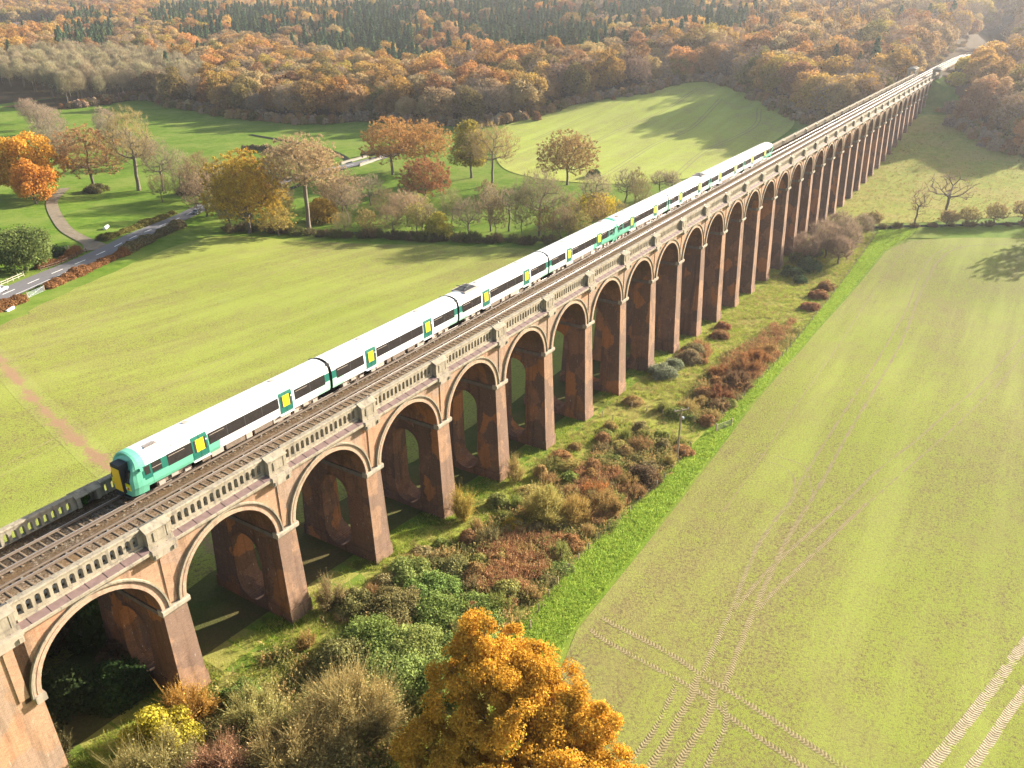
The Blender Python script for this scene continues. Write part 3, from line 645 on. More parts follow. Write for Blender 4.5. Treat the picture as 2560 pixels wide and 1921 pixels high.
def cornice_mesh(side_):
    m = MB()
    for side in (side_,):
        f = (lambda y: y) if side == 1 else (lambda y: 10.2-y)
        def pr(p): q = [(f(a), b) for a, b in p]; return q if side == 1 else q[::-1]
        m.cur = 0
        m.prism_x(pr([(.2, 5.95), (-.02, 6.02), (-.06, 6.16), (-.36, 6.22), (-.36, 6.42), (-.26, 6.47), (.62, 6.47), (.62, 5.95)][::-1]), 0, P_, False)
        m.prism_x(pr([(.42, 6.47), (.36, 6.62), (.42, 6.82), (.62, 6.82), (.62, 6.47)][::-1]), 1.3, P_-1.3, True)
        m.cur = 1
        m.poly([(0, f(-.27), 6.474), (P_, f(-.27), 6.474), (P_, f(.40), 6.66), (0, f(.40), 6.66)], side == -1)
        m.poly([(0, f(-.27), 6.474), (0, f(.40), 6.66), (0, f(.40), 6.47)], side == -1); m.poly([(P_, f(-.27), 6.474), (P_, f(.40), 6.47), (P_, f(.40), 6.66)], side == -1)
        for k in range(9):
            x = .4+k*1.42; m.prism_x(pr([(-.27, 6.476), (.39, 6.66), (.39, 6.69), (-.27, 6.50)]), x, x+.05, True)
    return m.mesh('cornice', [M['stone'], M['lead']])
def parapet_mesh():
    """pierced balustrade wall between two refuges, near side"""
    m = MB(); y0, y1 = .52, .95; zb, z1, z2, zt = 6.5, 7.03, 7.72, 8.17; pit = .63; n = 15; hw = .19
    xa, xb = 1.0, P_-1.0; x0 = CX-n*pit/2; ns = 6
    for y, fl in ((y0, False), (y1, True)):
        m.poly([(xa, y, zb), (xb, y, zb), (xb, y, z1), (xa, y, z1)], fl)
        m.poly([(xa, y, z1), (x0, y, z1), (x0, y, zt), (xa, y, zt)], fl); m.poly([(x0+n*pit, y, z1), (xb, y, z1), (xb, y, zt), (x0+n*pit, y, zt)], fl)
        for k in range(n):
            c = x0+(k+.5)*pit; l, r = c-pit/2, c+pit/2
            m.poly([(l, y, z1), (c-hw, y, z1), (c-hw, y, z2), (l, y, z2)], fl); m.poly([(c+hw, y, z1), (r, y, z1), (r, y, z2), (c+hw, y, z2)], fl)
            m.poly([(l, y, z2), (c-hw, y, z2), (c-hw, y, zt), (l, y, zt)], fl); m.poly([(c+hw, y, z2), (r, y, z2), (r, y, zt), (c+hw, y, zt)], fl)
            for j in range(ns):
                a0, a1 = math.pi*j/ns, math.pi*(j+1)/ns; p0 = (c-hw*math.cos(a0), z2+hw*math.sin(a0)); p1 = (c-hw*math.cos(a1), z2+hw*math.sin(a1))
                m.poly([(p0[0], y, p0[1]), (p1[0], y, p1[1]), (p1[0], y, zt), (p0[0], y, zt)], fl)
    for k in range(n):
        c = x0+(k+.5)*pit
        m.poly([(c-hw, y0, z1), (c-hw, y1, z1), (c-hw, y1, z2), (c-hw, y0, z2)], True); m.poly([(c+hw, y0, z1), (c+hw, y1, z1), (c+hw, y1, z2), (c+hw, y0, z2)])
        m.poly([(c-hw, y0, z1), (c+hw, y0, z1), (c+hw, y1, z1), (c-hw, y1, z1)])
        for j in range(ns):
            a0, a1 = math.pi*j/ns, math.pi*(j+1)/ns
            m.poly([(c-hw*math.cos(a0), y0, z2+hw*math.sin(a0)), (c-hw*math.cos(a1), y0, z2+hw*math.sin(a1)), (c-hw*math.cos(a1), y1, z2+hw*math.sin(a1)), (c-hw*math.cos(a0), y1, z2+hw*math.sin(a0))])
    m.prism_x([(.44, 8.172), (.44, 8.27), (.50, 8.33), (.97, 8.33), (1.03, 8.27), (1.03, 8.172)][::-1], xa+.16, xb-.16, True)
    return m.mesh('balustrade', M['stone'])
def refuge_mesh():
    m = MB()
    for s in (-1, 1):
        a, b = sorted((s*.70, s*1.04))
        m.prism_x([(.0, 6.52), (.0, 7.93), (.55, 8.22), (1.12, 7.95), (1.12, 6.52)][::-1], a, b, True)
    m.box(-.70, .70, .03, .30, 6.52, 7.92)
    m.prism_x([(-.10, 7.95), (-.10, 8.04), (.55, 8.40), (1.24, 8.04), (1.24, 7.95), (.55, 8.25)][::-1], -1.14, 1.14, True)
    m.box(-.48, .48, -.03, .03, 6.95, 7.75)
    m.box(-1.12, 1.12, -.10, .0, 6.52, 6.85)
    m.cur = 1; m.box(-1.06, 1.06, -.38, .21, 5.60, 6.20); m.box(-1.12, 1.12, -.45, .5, 6.2, 6.52)
    m.cur = 0
    for s in (-1, 1): m.box(s*.82-.13, s*.82+.13, -.50, -.382, 5.72, 6.05)
    m.cur = 2; m.box(-.34, .34, .12, .2, .75, 5.60)
    return m.mesh('refuge', [M['stone'], M['stone_grey'], M['brick']])
def impost_mesh():
    m = MB(); w = RA; hw = P_/2-RA
    for f, b in ((-.16, .55), (9.65, 10.36)):
        m.prism_x([(f+.12, -.08), (f, .10), (f, .42), (f+.08, .52), (b, .52), (b, -.08)][::-1] if f < 1 else [(f, -.08), (f, .52), (b-.08, .52), (b, .42), (b, .10), (b-.12, -.08)][::-1], -hw-.16, hw+.16, True)
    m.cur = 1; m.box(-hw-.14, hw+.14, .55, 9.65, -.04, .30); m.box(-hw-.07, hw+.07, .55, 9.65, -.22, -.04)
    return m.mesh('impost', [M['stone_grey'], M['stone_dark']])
M['stone_dark'] = stone_mat('sooty_shaded_stone', (.10, .085, .08), (.16, .14, .12), (.08, .07, .06))  # inner impost band: soot and the arch's shade both put into the colour
def pier_mesh(g):
    """battered pier from springing (z .3) down into the ground at g, pierced by a tall round-ended opening"""
    zb = g-.8; hole = (g < -8.2); ct, cb, r = -3.4, g+2.9, 1.98
    if cb > ct-.3: cb = ct-.3; r = min(r, 1.6)
    hw = lambda z: 1.10+.016*max(0, -z)+(.10 if z < g+1.55 else 0)
    yf = lambda z: .20-.045*max(0, -z)-(.10 if z < g+1.55 else 0)
    yb = lambda z: 10.0+.045*max(0, -z)+(.10 if z < g+1.55 else 0)
    zs = {ZS, 0., zb, g+1.551, g+1.549, -1.2}
    if hole:
        for k in range(0, 9): a = math.pi/2*k/8; zs |= {round(ct+r*math.sin(a), 4), round(cb-r*math.sin(a), 4)}
    zs |= set(np.linspace(cb, ct, 5).round(4)); zs = sorted(zs)
    def hh(z):
        if not hole: return 0
        if z >= ct: return math.sqrt(max(0, r*r-(z-ct)**2)) if z < ct+r-1e-3 else 0
        if z <= cb: return math.sqrt(max(0, r*r-(z-cb)**2)) if z > cb-r+1e-3 else 0
        return r
    m = MB()
    for z0, z1 in zip(zs[:-1], zs[1:]):
        h0, h1_ = hh(z0), hh(z1); open_ = h0 > 0 or h1_ > 0
        for s in (-1, 1):
            fl = s == 1
            X0, X1 = s*hw(z0), s*hw(z1); m.cur = 0
            if open_:
                m.poly([(X0, yf(z0), z0), (X1, yf(z1), z1), (X1, YM-h1_, z1), (X0, YM-h0, z0)], fl)
                m.poly([(X0, YM+h0, z0), (X1, YM+h1_, z1), (X1, yb(z1), z1), (X0, yb(z0), z0)], fl)
            else: m.poly([(X0, yf(z0), z0), (X1, yf(z1), z1), (X1, yb(z1), z1), (X0, yb(z0), z0)], fl)
        if open_:
            for s in (-1, 1): m.poly([(-hw(z0), YM+s*h0, z0), (hw(z0), YM+s*h0, z0), (hw(z1), YM+s*h1_, z1), (-hw(z1), YM+s*h1_, z1)], s == 1)
        m.cur = 1
        m.poly([(-hw(z0), yf(z0), z0), (hw(z0), yf(z0), z0), (hw(z1), yf(z1), z1), (-hw(z1), yf(z1), z1)]); m.poly([(-hw(z0), yb(z0), z0), (hw(z0), yb(z0), z0), (hw(z1), yb(z1), z1), (-hw(z1), yb(z1), z1)], True)
    if hole:   # raised brick rim round the opening
        m.cur = 0; pr = [(math.cos(a), math.sin(a)) for a in np.linspace(0, math.pi, 13)]
        loop = [(c*r, ct+s*r, c, s) for c, s in pr]+[(-c*r, cb-s*r, -c, -s) for c, s in pr]
        for i in range(len(loop)):
            a, b = loop[i], loop[(i+1) % len(loop)]
            for s in (-1, 1):
                q = lambda p, e, o: (s*(hw(p[1])+o), YM+p[0]+p[2]*e, p[1]+p[3]*e)
                m.poly([q(a, 0, .05), q(b, 0, .05), q(b, .24, .05), q(a, .24, .05)], s == -1); m.poly([q(a, .24, .05), q(b, .24, .05), q(b, .24, -.02), q(a, .24, -.02)], s == -1)
                m.poly([q(a, 0, -.05), q(b, 0, -.05), q(b, 0, .05), q(a, 0, .05)], s == -1)
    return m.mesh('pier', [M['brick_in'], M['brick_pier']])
bm, rms, cms, pm, fm, im = bay_mesh(), [ring_mesh(s) for s in (1, -1)], [cornice_mesh(s) for s in (1, -1)], parapet_mesh(), refuge_mesh(), impost_mesh()
for i in range(NB):
    a = obj('arch', bm, viad, (i*P_, 0, 0))
    for me in rms: obj('arch_ring', me, a)
    for me in cms: obj('cornice', me, viad, (i*P_, 0, 0))
    obj('balustrade', pm, viad, (i*P_, 0, 0)); obj('balustrade', pm, viad, ((i+1)*P_, 10.2, 0), math.pi)
for i in range(0, NB+1):
    obj('refuge', fm, viad, (i*P_, 0, 0)); obj('refuge', fm, viad, (i*P_, 10.2, 0), math.pi)
    if 0 < i < NB:
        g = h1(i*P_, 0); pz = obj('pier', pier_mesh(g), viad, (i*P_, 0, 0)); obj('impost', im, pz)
# end abutments: solid brick with a cap at springing level
def abut(name, x0, x1, inner):
    m = MB(); g = min(h1(x0, 0), h1(x1, 0))-1.5
    bf = lambda z: .2-.045*max(0, -z)
    for y, s in ((0, 1), (1, -1)):
        f = (lambda z: bf(z)) if s == 1 else (lambda z: 10.2-bf(z))
        m.poly([(x0, f(g), g), (x1, f(g), g), (x1, f(0), 0), (x0, f(0), 0)], s == -1); m.poly([(x0, f(0), 0), (x1, f(0), 0), (x1, f(0), 6.0), (x0, f(0), 6.0)], s == -1)
    for x, s in ((x0, 1), (x1, -1)):
        m.poly([(x, bf(g), g), (x, bf(0), 0), (x, 10.2-bf(0), 0), (x, 10.2-bf(g), g)], s == -1); m.poly([(x, bf(0), 0), (x, bf(0), 6.0), (x, 10.2-bf(0), 6.0), (x, 10.2-bf(0), 0)], s == -1)
    m.poly([(x0, .2, 6), (x1, .2, 6), (x1, 10, 6), (x0, 10, 6)])
    ab = m.build(name, M['brick'], viad)
    im_ = MB(); xi = inner
    im_.box(xi-.6, xi+.17, -.16, .5, -.08, .52) if name == 'abutment' and x0 < 0 else im_.box(xi-.17, xi+.6, -.16, .5, -.08, .52)
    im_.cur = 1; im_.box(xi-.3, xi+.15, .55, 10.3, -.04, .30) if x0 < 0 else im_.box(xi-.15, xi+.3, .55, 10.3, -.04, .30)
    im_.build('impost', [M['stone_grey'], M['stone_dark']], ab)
    # flat corniced parapet wall over the abutment
    c = MB(); a, b = (x0, x1-2.5) if x0 < 0 else (x0+2.5, x1)
    for s in (1, -1):
        f = (lambda y: y) if s == 1 else (lambda y: 10.2-y)
        ys = sorted((f(-.38), f(.6))); c.box(a, b, ys[0], ys[1], 6.0, 6.5); ys = sorted((f(.1), f(.95))); c.box(a, b, ys[0], ys[1], 6.5, 8.2); ys = sorted((f(.0), f(1.05))); c.box(a, b, ys[0], ys[1], 8.2, 8.4)
    c.build('parapet_wall', M['stone'], ab)
    return ab
XE = NB*P_
ab0 = abut('abutment', -11, P_/2-RA, P_/2-RA); ab1 = abut('abutment', XE-(P_/2-RA), XE+12, XE-(P_/2-RA))
# the four small pavilions on the far abutment
def pav_mesh():
    w = 1.5; m = MB()
    for sx in (-1, 1):
        for sy in (-1, 1): m.box(sx*w-.3, sx*w+.3, sy*w-.3, sy*w+.3, 0, 3.6)
    for s in (-1, 1):
        m.box(-w+.3, w-.3, s*w-.22, s*w+.22, 0, 1.1); m.box(s*w-.22, s*w+.22, -w+.3, w-.3, 0, 1.1)
        m.box(-w+.3, w-.3, s*w-.25, s*w+.25, 2.9, 3.6); m.box(s*w-.25, s*w+.25, -w+.3, w-.3, 2.9, 3.6)
    m.box(-w-.5, w+.5, -w-.5, w+.5, 3.6, 4.0)
    body = m.mesh('pavilion', M['stone'])
    r = MB(); e = w+.75; t = (0, 0, 5.0); q = [(-e, -e, 4.0), (e, -e, 4.0), (e, e, 4.0), (-e, e, 4.0)]
    for k in range(4): r.poly([q[k], q[(k+1) % 4], t])
    r.poly(q[::-1]); return body, r.mesh('roof', M['stone_grey'])
pb, prf = pav_mesh()
for x in (XE+3.2, XE+9.2):
    for y in (-.6, 10.8):
        p = obj('pavilion', pb, viad, (x, y, 6.5)); obj('roof', prf, p)
# deck filling
m = MB(); m.box(-11, XE+12, .96, 9.24, 5.9, 6.83); dk = m.build('deck', M['stone_grey'], viad)

# ------------------------------------------------------------------ railway on the deck
X0, X1 = -60., 850.
def strip(name, y0, y1, z0, z1, mat, bot=None, parent=None, seg=None):
    xs = np.concatenate([np.arange(X0, XE, 12.), [XE+12], np.arange(XE+40, X1, 30)]) if seg is None else seg
    V = []; 
    for x in xs:
        b = float(bend(x)); V += [(x, y0+b, z0), (x, y0+b, z1), (x, y1+b, z1), (x, y1+b, z0)]
    F = []
    for i in range(len(xs)-1):
        a = i*4
        for k in range(3): F.append([a+k, a+4+k, a+5+k, a+1+k])
    F.append([0, 1, 2, 3]); e = (len(xs)-1)*4; F.append([e+3, e+2, e+1, e])
    return obj(name, np_mesh(name, np.array(V), np.array(F), mat), parent)
bal = strip('ballast', .97, 9.23, 6.2, 6.97, M['ballast']); tag(bal, 'dark brown stone ballast under the tracks', None, None, 'structure')
def track(yc, cond, label):
    t = empty('railway_track', (0, 0, 0)); tag(t, label, 'railway track', 'the two parallel railway tracks')
    g = .76
    xs = np.arange(X0, X1, .76); n = len(xs); rng = np.random.default_rng(int(yc*10))
    V = []; F = []
    b = bend(xs)
    for (dx, dy, dz) in [(-.13, -1.36, 6.9), (.13, -1.36, 6.9), (.13, 1.36, 6.9), (-.13, 1.36, 6.9), (-.12, -1.34, 6.985), (.12, -1.34, 6.985), (.12, 1.34, 6.985), (-.12, 1.34, 6.985)]:
        V.append(np.stack([xs+dx, yc+b+dy, np.full(n, dz)], 1))
    V = np.stack(V, 1).reshape(-1, 3); o = (np.arange(n)*8)[:, None]
    F = np.concatenate([o+np.array(q) for q in ((4,5,6,7),(0,1,5,4),(1,2,6,5),(2,3,7,6),(3,0,4,7))])
    obj('sleepers', np_mesh('sleepers', V, F, M['sleeper']), t)['kind'] = 'stuff'
    for s in (-1, 1):
        r = strip('rail', yc+s*g-.035, yc+s*g+.035, 7.0, 7.196, M['rail'], parent=t); strip('rail_head', yc+s*g-.033, yc+s*g+.033, 7.15, 7.2, M['railtop'], parent=r)
        for q in (-1, 1): strip('rail_foot', yc+s*g+q*.035-.05, yc+s*g+q*.035+.05, 7.0, 7.06, M['rail'], parent=r)
    c = strip('conductor_rail', cond-.06, cond+.06, 7.12, 7.27, M['rail'], parent=t)
    m = MB()
    for x in np.arange(-20, 460, 3.4): m.box(x-.08, x+.08, cond-.09, cond+.09, 6.95, 7.12)
    m.build('insulators', M['pot'], c)['kind'] = 'stuff'
    return t
YT, YN = 6.95, 3.2
track(YT, YT-.76-.42, 'track the green and white train runs on, along the far balustrade')
track(YN, YN+.76+.42, 'empty track between the train and the near balustrade')
m = MB(); m.box(X0, X1, 1.25, 1.55, 6.95, 7.06); m.build('cable_trough', M['stone_grey']); tag(bpy.data.objects['cable_trough'], 'concrete cable trough along the inside of the near balustrade', 'cable trough')

# ------------------------------------------------------------------ train
M['t_white'] = simple('train_white', (.80, .80, .78), .3, 0, .5, .05, 2)
M['t_roof'] = simple('train_roof', (.66, .66, .63), .6, 0, .4, .22, 1.2)
M['t_aqua'] = simple('train_aqua', (.14, .44, .29), .3, 0, .5, .05, 2)
M['t_green'] = simple('train_dark_green', (.018, .14, .10), .3, 0, .5, .08, 2)
M['t_mint'] = simple('train_mint', (.42, .70, .52), .3, 0, .5, .05, 2)
M['t_glass'] = simple('train_glass', (.035, .03, .028), .12, 0, .6, .3, 3)
M['t_yellow'] = simple('train_yellow', (.80, .68, .02), .4, 0, .5, .05, 2)
M['t_amber'] = simple('train_warning_yellow', (.82, .48, .02), .4, 0, .5, .05, 2)
M['t_dark'] = simple('train_dark', (.045, .042, .042), .6, 0, .3, .2, 2)
M['t_bog'] = simple('train_underframe', (.20, .15, .11), .8, .1, .3, .4, 3)
M['t_box'] = simple('train_equipment', (.42, .34, .28), .7, 0, .3, .2, 2)
M['t_black'] = simple('train_black', (.03, .03, .032), .6, 0, .3, .1, 2)
M['t_red'] = simple('tail_lamp_red', (.45, .03, .02), .4, 0, .5, .1, 2)
PR = [(1.42, .92), (1.51, 1.22), (1.54, 1.75), (1.53, 2.0), (1.49, 2.86), (1.44, 3.12), (1.34, 3.42), (1.13, 3.68), (.80, 3.86), (.42, 3.96), (0, 4.0)]
PRF = PR+[(-y, z) for y, z in PR[-2::-1]]
def py(z):  # half-width of the body side at height z
    return float(np.interp(z, [p[1] for p in PR[:8]], [p[0] for p in PR[:8]]))
LH = 11.06
def body_mesh(kind):
    m = MB(); mats = [M['t_white'], M['t_roof'], M['t_aqua'], M['t_green'], M['t_mint'], M['t_dark'], M['t_black']]
    xs = sorted({-LH, -LH+.9, -LH+1.7, -10.35, -4.1, -3.0, LH-1.7, LH-.9, LH} if kind == 'cab' else {-LH, -LH+.9, -LH+1.7, LH-1.7, LH-.9, LH})
    if kind == 'cab': xs = [x for x in xs if x >= -10.4]
    n = len(PRF)
    for a, b in zip(xs[:-1], xs[1:]):
        c = (a+b)/2
        for i in range(n-1):
            p, q = PRF[i], PRF[i+1]; z = (p[1]+q[1])/2
            if z > 3.2: m.cur = 1
            elif kind == 'cab' and c < -4.1: m.cur = 2
            elif kind == 'cab' and c < -3.0: m.cur = 2 if z < 1.9 else 0
            elif abs(c) > LH-.9: m.cur = 3 if z > 1.9 and z < 2.9 else (4 if z < 1.9 else 0)
            elif abs(c) > LH-1.7: m.cur = 4 if z < 1.9 else 0
            else: m.cur = 0
            if kind == 'cab' and z > 2.95: m.cur = 1
            m.poly([(a,)+p, (b,)+p, (b,)+q, (a,)+q])
    m.cur = 5; m.poly([(xs[0], 1.42, .92), (xs[0], -1.42, .92), (xs[-1], -1.42, .92), (xs[-1], 1.42, .92)])
    for x, ok in ((xs[0], kind != 'cab'), (xs[-1], True)):
        if ok: m.cur = 5; m.poly([(x,)+p for p in PRF], x > 0)
    for s in (1,) if kind == 'cab' else (1, -1):   # gangway bellows between carriages
        m.cur = 6; m.box(*sorted((s*LH, s*(LH+.21))), -1.28, 1.28, .95, 3.72)
    if kind == 'cab':
        R = [(-10.35, 1., 0.), (-10.9, .995, .0), (-11.3, .975, .18), (-11.62, .93, .42), (-11.80, .87, .62), (-11.86, .82, .72)]
        low = [(1.42, .55), (1.42, .92)]
        ring = [(1.30, .42)]+PRF[0:]+[(-1.30, .42)]
        rows = []
        for x, s, rk in R:
            rows.append([(x+rk*max(0, (z-2.1)/1.9)**1.4*1.25, y*s, 2.0+(z-2.0)*(s if z > 2 else .5+.5*s)) for y, z in ring])
        for a, b in zip(rows[:-1], rows[1:]):
            for i in range(len(ring)-1):
                m.cur = 2; m.poly([b[i], a[i], a[i+1], b[i+1]])
        m.cur = 2; m.poly(rows[-1])
        m.poly([rows[0][0], rows[0][-1]]+[r[-1] for r in rows[1:]]+[r[0] for r in rows[:0:-1]])
        m.cur = 6; m.poly([rows[0][0], rows[0][1], (-10.35, -1.42, .92), rows[0][-1]])
    return m.mesh('carriage', mats)
SIDES = [(-1, 1)]
def side_panel(m, xa, xb, z0, z1, off, cur, rnd=False):
    """a panel lying on the curved body side, both sides"""
    m.cur = cur; zs = sorted({z0, z1}|{p[1] for p in PR if z0 < p[1] < z1})
    for s in SIDES[0]:
        for a, b in zip(zs[:-1], zs[1:]):
            m.poly([(xa, s*(py(a)+off), a), (xb, s*(py(a)+off), a), (xb, s*(py(b)+off), b), (xa, s*(py(b)+off), b)], s == 1)
        for x, f in ((xa, 1), (xb, -1)):
            m.poly([(x, s*(py(z0)+off), z0), (x, s*(py(z1)+off), z1), (x, s*(py(z1)-.03), z1), (x, s*(py(z0)-.03), z0)])
        m.poly([(xa, s*(py(z1)+off), z1), (xb, s*(py(z1)+off), z1), (xb, s*(py(z1)-.03), z1), (xa, s*(py(z1)-.03), z1)])
def win_mesh(L, z0=1.82, z1=2.90):
    m = MB(); side_panel(m, -L/2, L/2, z0, z1, .016, 0)
    k = int(L/1.9)
    for i in range(1, k): x = -L/2+L*i/k; side_panel(m, x-.03, x+.03, z0, z1, .020, 1)
    side_panel(m, -L/2+.15, min(L/2-.1, -L/2+1.75), z1-.24, z1-.20, .021, 2)
    return m.mesh('window', [M['t_glass'], M['t_dark'], M['t_box']])
def door_mesh():
    m = MB(); side_panel(m, -.82, .82, 1.0, 3.22, .022, 0); side_panel(m, -.64, .64, 1.72, 2.86, .030, 1); side_panel(m, -.42, .42, 1.72, 2.88, .037, 2); side_panel(m, -.015, .015, 1.05, 3.18, .042, 3)
    side_panel(m, .62, .74, 2.5, 2.62, .05, 4)
    m.cur = 4; m.box(-.9, .9, -1.6, -1.35, .86, .96)
    return m.mesh('door', [M['t_green'], M['t_black'], M['t_yellow'], M['t_dark'], M['t_white']])
def bogie_mesh():
    m = MB(); m.cur = 0
    for s in (-1, 1):
        m.prism_x([(s*1.05-.09, .35), (s*1.05+.09, .35), (s*1.05+.09, .72), (s*1.05-.09, .72)], -1.75, 1.75)
        for x in (-1.3, 1.3): m.cur = 1; m.box(x-.3, x+.3, s*1.14-.09, s*1.14+.09, .28, .62); m.cur = 0
        m.cur = 1; m.box(-.35, .35, s*1.14-.12, s*1.14+.12, .5, .86); m.cur = 0
    for x in (-1.3, 1.3):
        for s in (-1, 1): m.tube((x, s*.70, .45), (x, s*.84, .45), .45, n=16)
        m.tube((x, -.7, .45), (x, .7, .45), .09, n=8)
    m.box(-.5, .5, -1.0, 1.0, .45, .8); m.box(-2.0, 2.0, -1.2, -1.1, .78, .90); m.box(-2.0, 2.0, 1.1, 1.2, .78, .90)
    return m.mesh('bogie', [M['t_bog'], M['t_box']])
def under_mesh(seed):
    r = random.Random(seed); m = MB(); x = -5.0; i = 0
    while x < 4.6:
        w = r.choice([.7, .9, 1.3, 2.2]); m.cur = r.choice([0, 0, 1]); m.box(x, x+w, -1.36, 1.36, .34+.1*r.random(), .90); x += w+r.choice([.15, .3, .5])
    return m.mesh('equipment_box', [M['t_box'], M['t_bog']])
def roof_bits(kind):
    m = MB()
    for x in (-5.0, 5.0): m.tube((x, .15, 3.95), (x, .15, 4.03), .27, n=16)
    for x in (-7.6, -2.3, 0., 2.4, 7.3): m.box(x-.09, x+.09, -1.37, -1.28, 3.42, 3.5); m.box(x-.09, x+.09, 1.28, 1.37, 3.42, 3.5)
    for k in range(-7, 8):
        for (ya, za), (yb, zb) in zip(PRF[5:14], PRF[6:15]): m.poly([(k*1.42-.018, ya, za+.006), (k*1.42+.018, ya, za+.006), (k*1.42+.018, yb, zb+.006), (k*1.42-.018, yb, zb+.006)])
    if kind == 'cab':
        for k in range(9): m.box(-9.6+k*.13, -9.55+k*.13, -.75, .15, 3.93, 3.995)
    return m.mesh('roof_vent', [M['t_box']])
def panto():
    m = MB(); m.cur = 1
    m.box(-1.5, 1.5, -1.05, 1.05, 3.80, 4.012)
    m.cur = 0; m.box(-1.3, 1.3, -.85, .85, 4.013, 4.05)
    for s in (-1, 1): m.tube((-.9, s*.5, 4.1), (.8, s*.25, 4.28), .035, n=6); m.tube((.8, s*.25, 4.28), (-.7, s*.7, 4.36), .03, n=6)
    m.tube((-.7, -.85, 4.36), (-.7, .85, 4.36), .04, n=6)
    return m.mesh('pantograph', [M['t_black'], M['t_box']])
def cab_front():
    gm = MB(); gm.cur = 0; gm.box(-12.12, -11.3, -.56, .56, .75, 3.40)
    gm.cur = 1; gm.box(-12.15, -12.12, -.52, .52, .95, 3.05); gm.cur = 2; gm.box(-12.16, -12.08, -.5, .5, 3.08, 3.3)
    g = gm.mesh('gangway_door', [M['t_black'], M['t_amber'], M['t_dark']])
    wm = MB()
    for s in (-1, 1):
        a, b = sorted((s*.60, s*1.24)); x = -11.885
        wm.poly([(x, a, 1.75), (x, b, 1.75), (x+.22, b, 2.75), (x+.22, a, 2.75)]); wm.poly([(x+.2, a, 2.75), (x+.2, b, 2.75), (x+.4, b, 2.8), (x+.4, a, 2.8)])
        wm.poly([(x, a, 1.75), (x+.22, a, 2.75), (x+.4, a, 2.7), (x+.4, a, 1.75)]); wm.poly([(x, b, 1.75), (x+.22, b, 2.75), (x+.4, b, 2.7), (x+.4, b, 1.75)])
    w = wm.mesh('windscreen', [M['t_glass']])
    ym = MB()
    for s in (-1, 1):
        a, b = sorted((s*.60, s*1.22)); ym.cur = 0; ym.box(-11.90, -11.7, a, b, 1.10, 1.68); ym.cur = 1; ym.box(-11.93, -11.9, s*.95-.1, s*.95+.1, 1.2, 1.36); ym.cur = 2; ym.box(-11.93, -11.9, s*.72-.08, s*.72+.08, 1.22, 1.36)
    ym.cur = 3; ym.box(-12.15, -11.6, -.25, .25, .42, .72); ym.box(-11.95, -11.3, -.95, .95, .25, .42)
    y = ym.mesh('lamp_panel', [M['t_yellow'], M['t_red'], M['t_white'], M['t_black']])
    sm_ = MB(); side_panel(sm_, -10.75, -8.35, 1.86, 2.88, .012, 0); 
    side_panel(sm_, -10.55, -10.05, 2.05, 2.80, .02, 1); side_panel(sm_, -9.85, -8.95, 1.95, 2.86, .021, 1)
    side_panel(sm_, -9.85, -8.95, 2.38, 2.42, .024, 2); side_panel(sm_, -10.6, -9.9, 1.62, 1.86, .012, 0); side_panel(sm_, -9.0-.9, -8.98-.9, 1.0, 3.1, .012, 0)
    for s in (-1, 1): sm_.cur = 3; sm_.box(-11.0, -10.75, s*1.62-.10, s*1.62+.10, 2.65, 2.95)
    sd_ = sm_.mesh('cab_window', [M['t_green'], M['t_glass'], M['t_box'], M['t_aqua']])
    return g, w, y, sd_
SIDES[0] = (-1,)
bod = {k: body_mesh(k) for k in ('cab', 'mid')}; dm, bgm = door_mesh(), bogie_mesh(); wms = {L: win_mesh(L) for L in (8.2, 4.2, 2.5)}
SIDES[0] = (-1, 1); ums = [under_mesh(s) for s in (1, 2, 3)]; rbs = {k: roof_bits(k) for k in ('cab', 'mid')}; pmh = panto(); cf = cab_front()
train = empty('passenger_train', (25.85, YT, 7.2)); tag(train, 'white and green passenger train of eight carriages crossing the viaduct', 'train')
for i in range(8):
    kind = 'cab' if i in (0, 3, 4, 7) else 'mid'; rot = math.pi if i in (3, 7) else 0
    c = obj('carriage', bod[kind], train, (i*22.52, 0, 0), rot)
    obj('window', wms[8.2], c); obj('window', wms[8.2], c, (0, 0, 0), math.pi)
    for L_, x_ in ((2.5, -7.1) if kind == 'cab' else (4.2, -8.3), (4.2, 8.3)):
        for rr in (0, math.pi): obj('window', wms[L_], c, (x_, 0, 0), rr)
    for s in (-1, 1): obj('door', dm, c, (s*5.05, 0, 0)); obj('door', dm, c, (s*5.05, 0, 0), math.pi); obj('bogie', bgm, c, (s*7.75, 0, 0))
    obj('equipment_box', ums[i % 3], c); obj('roof_vent', rbs[kind], c)
    if i == 2: obj('pantograph', pmh, c, (-7.6, 0, 0))
    if i == 5: obj('pantograph', pmh, c, (8.6, 0, 0))
    if kind == 'cab':
        for me in cf: obj(me.name, me, c)

# ------------------------------------------------------------------ things on the ground
M['wood'] = simple('weathered_timber', (.30, .24, .17), .9, 0, .2, .3, 4, .3)
M['wood_dark'] = simple('dark_timber', (.11, .075, .055), .9, 0, .2, .3, 4, .3)
M['galv'] = simple('galvanised_steel', (.58, .60, .62), .35, .6, .5, .1, 4)
M['pale'] = simple('bleached_timber', (.36, .32, .25), .8, 0, .2, .15, 4)
M['white_p'] = simple('white_plastic', (.60, .59, .55), .5, 0, .4, .06, 3)
M['slate'] = simple('dark_slate', (.05, .045, .06), .6, 0, .4, .3, 2)
M['render'] = simple('cream_render', (.62, .55, .44), .9, 0, .2, .12, 1)
M['glass'] = simple('window_glass', (.03, .035, .04), .08, 0, .8, .2, 2)
M['chim'] = simple('chimney_brick', (.35, .17, .11), .9, 0, .2, .3, 4)
M['rubber'] = simple('rubber', (.02, .02, .02), .8)
M['chrome'] = simple('lamp_glass', (.75, .75, .72), .2)
M['red_lamp'] = simple('red_lamp', (.4, .02, .02), .3)
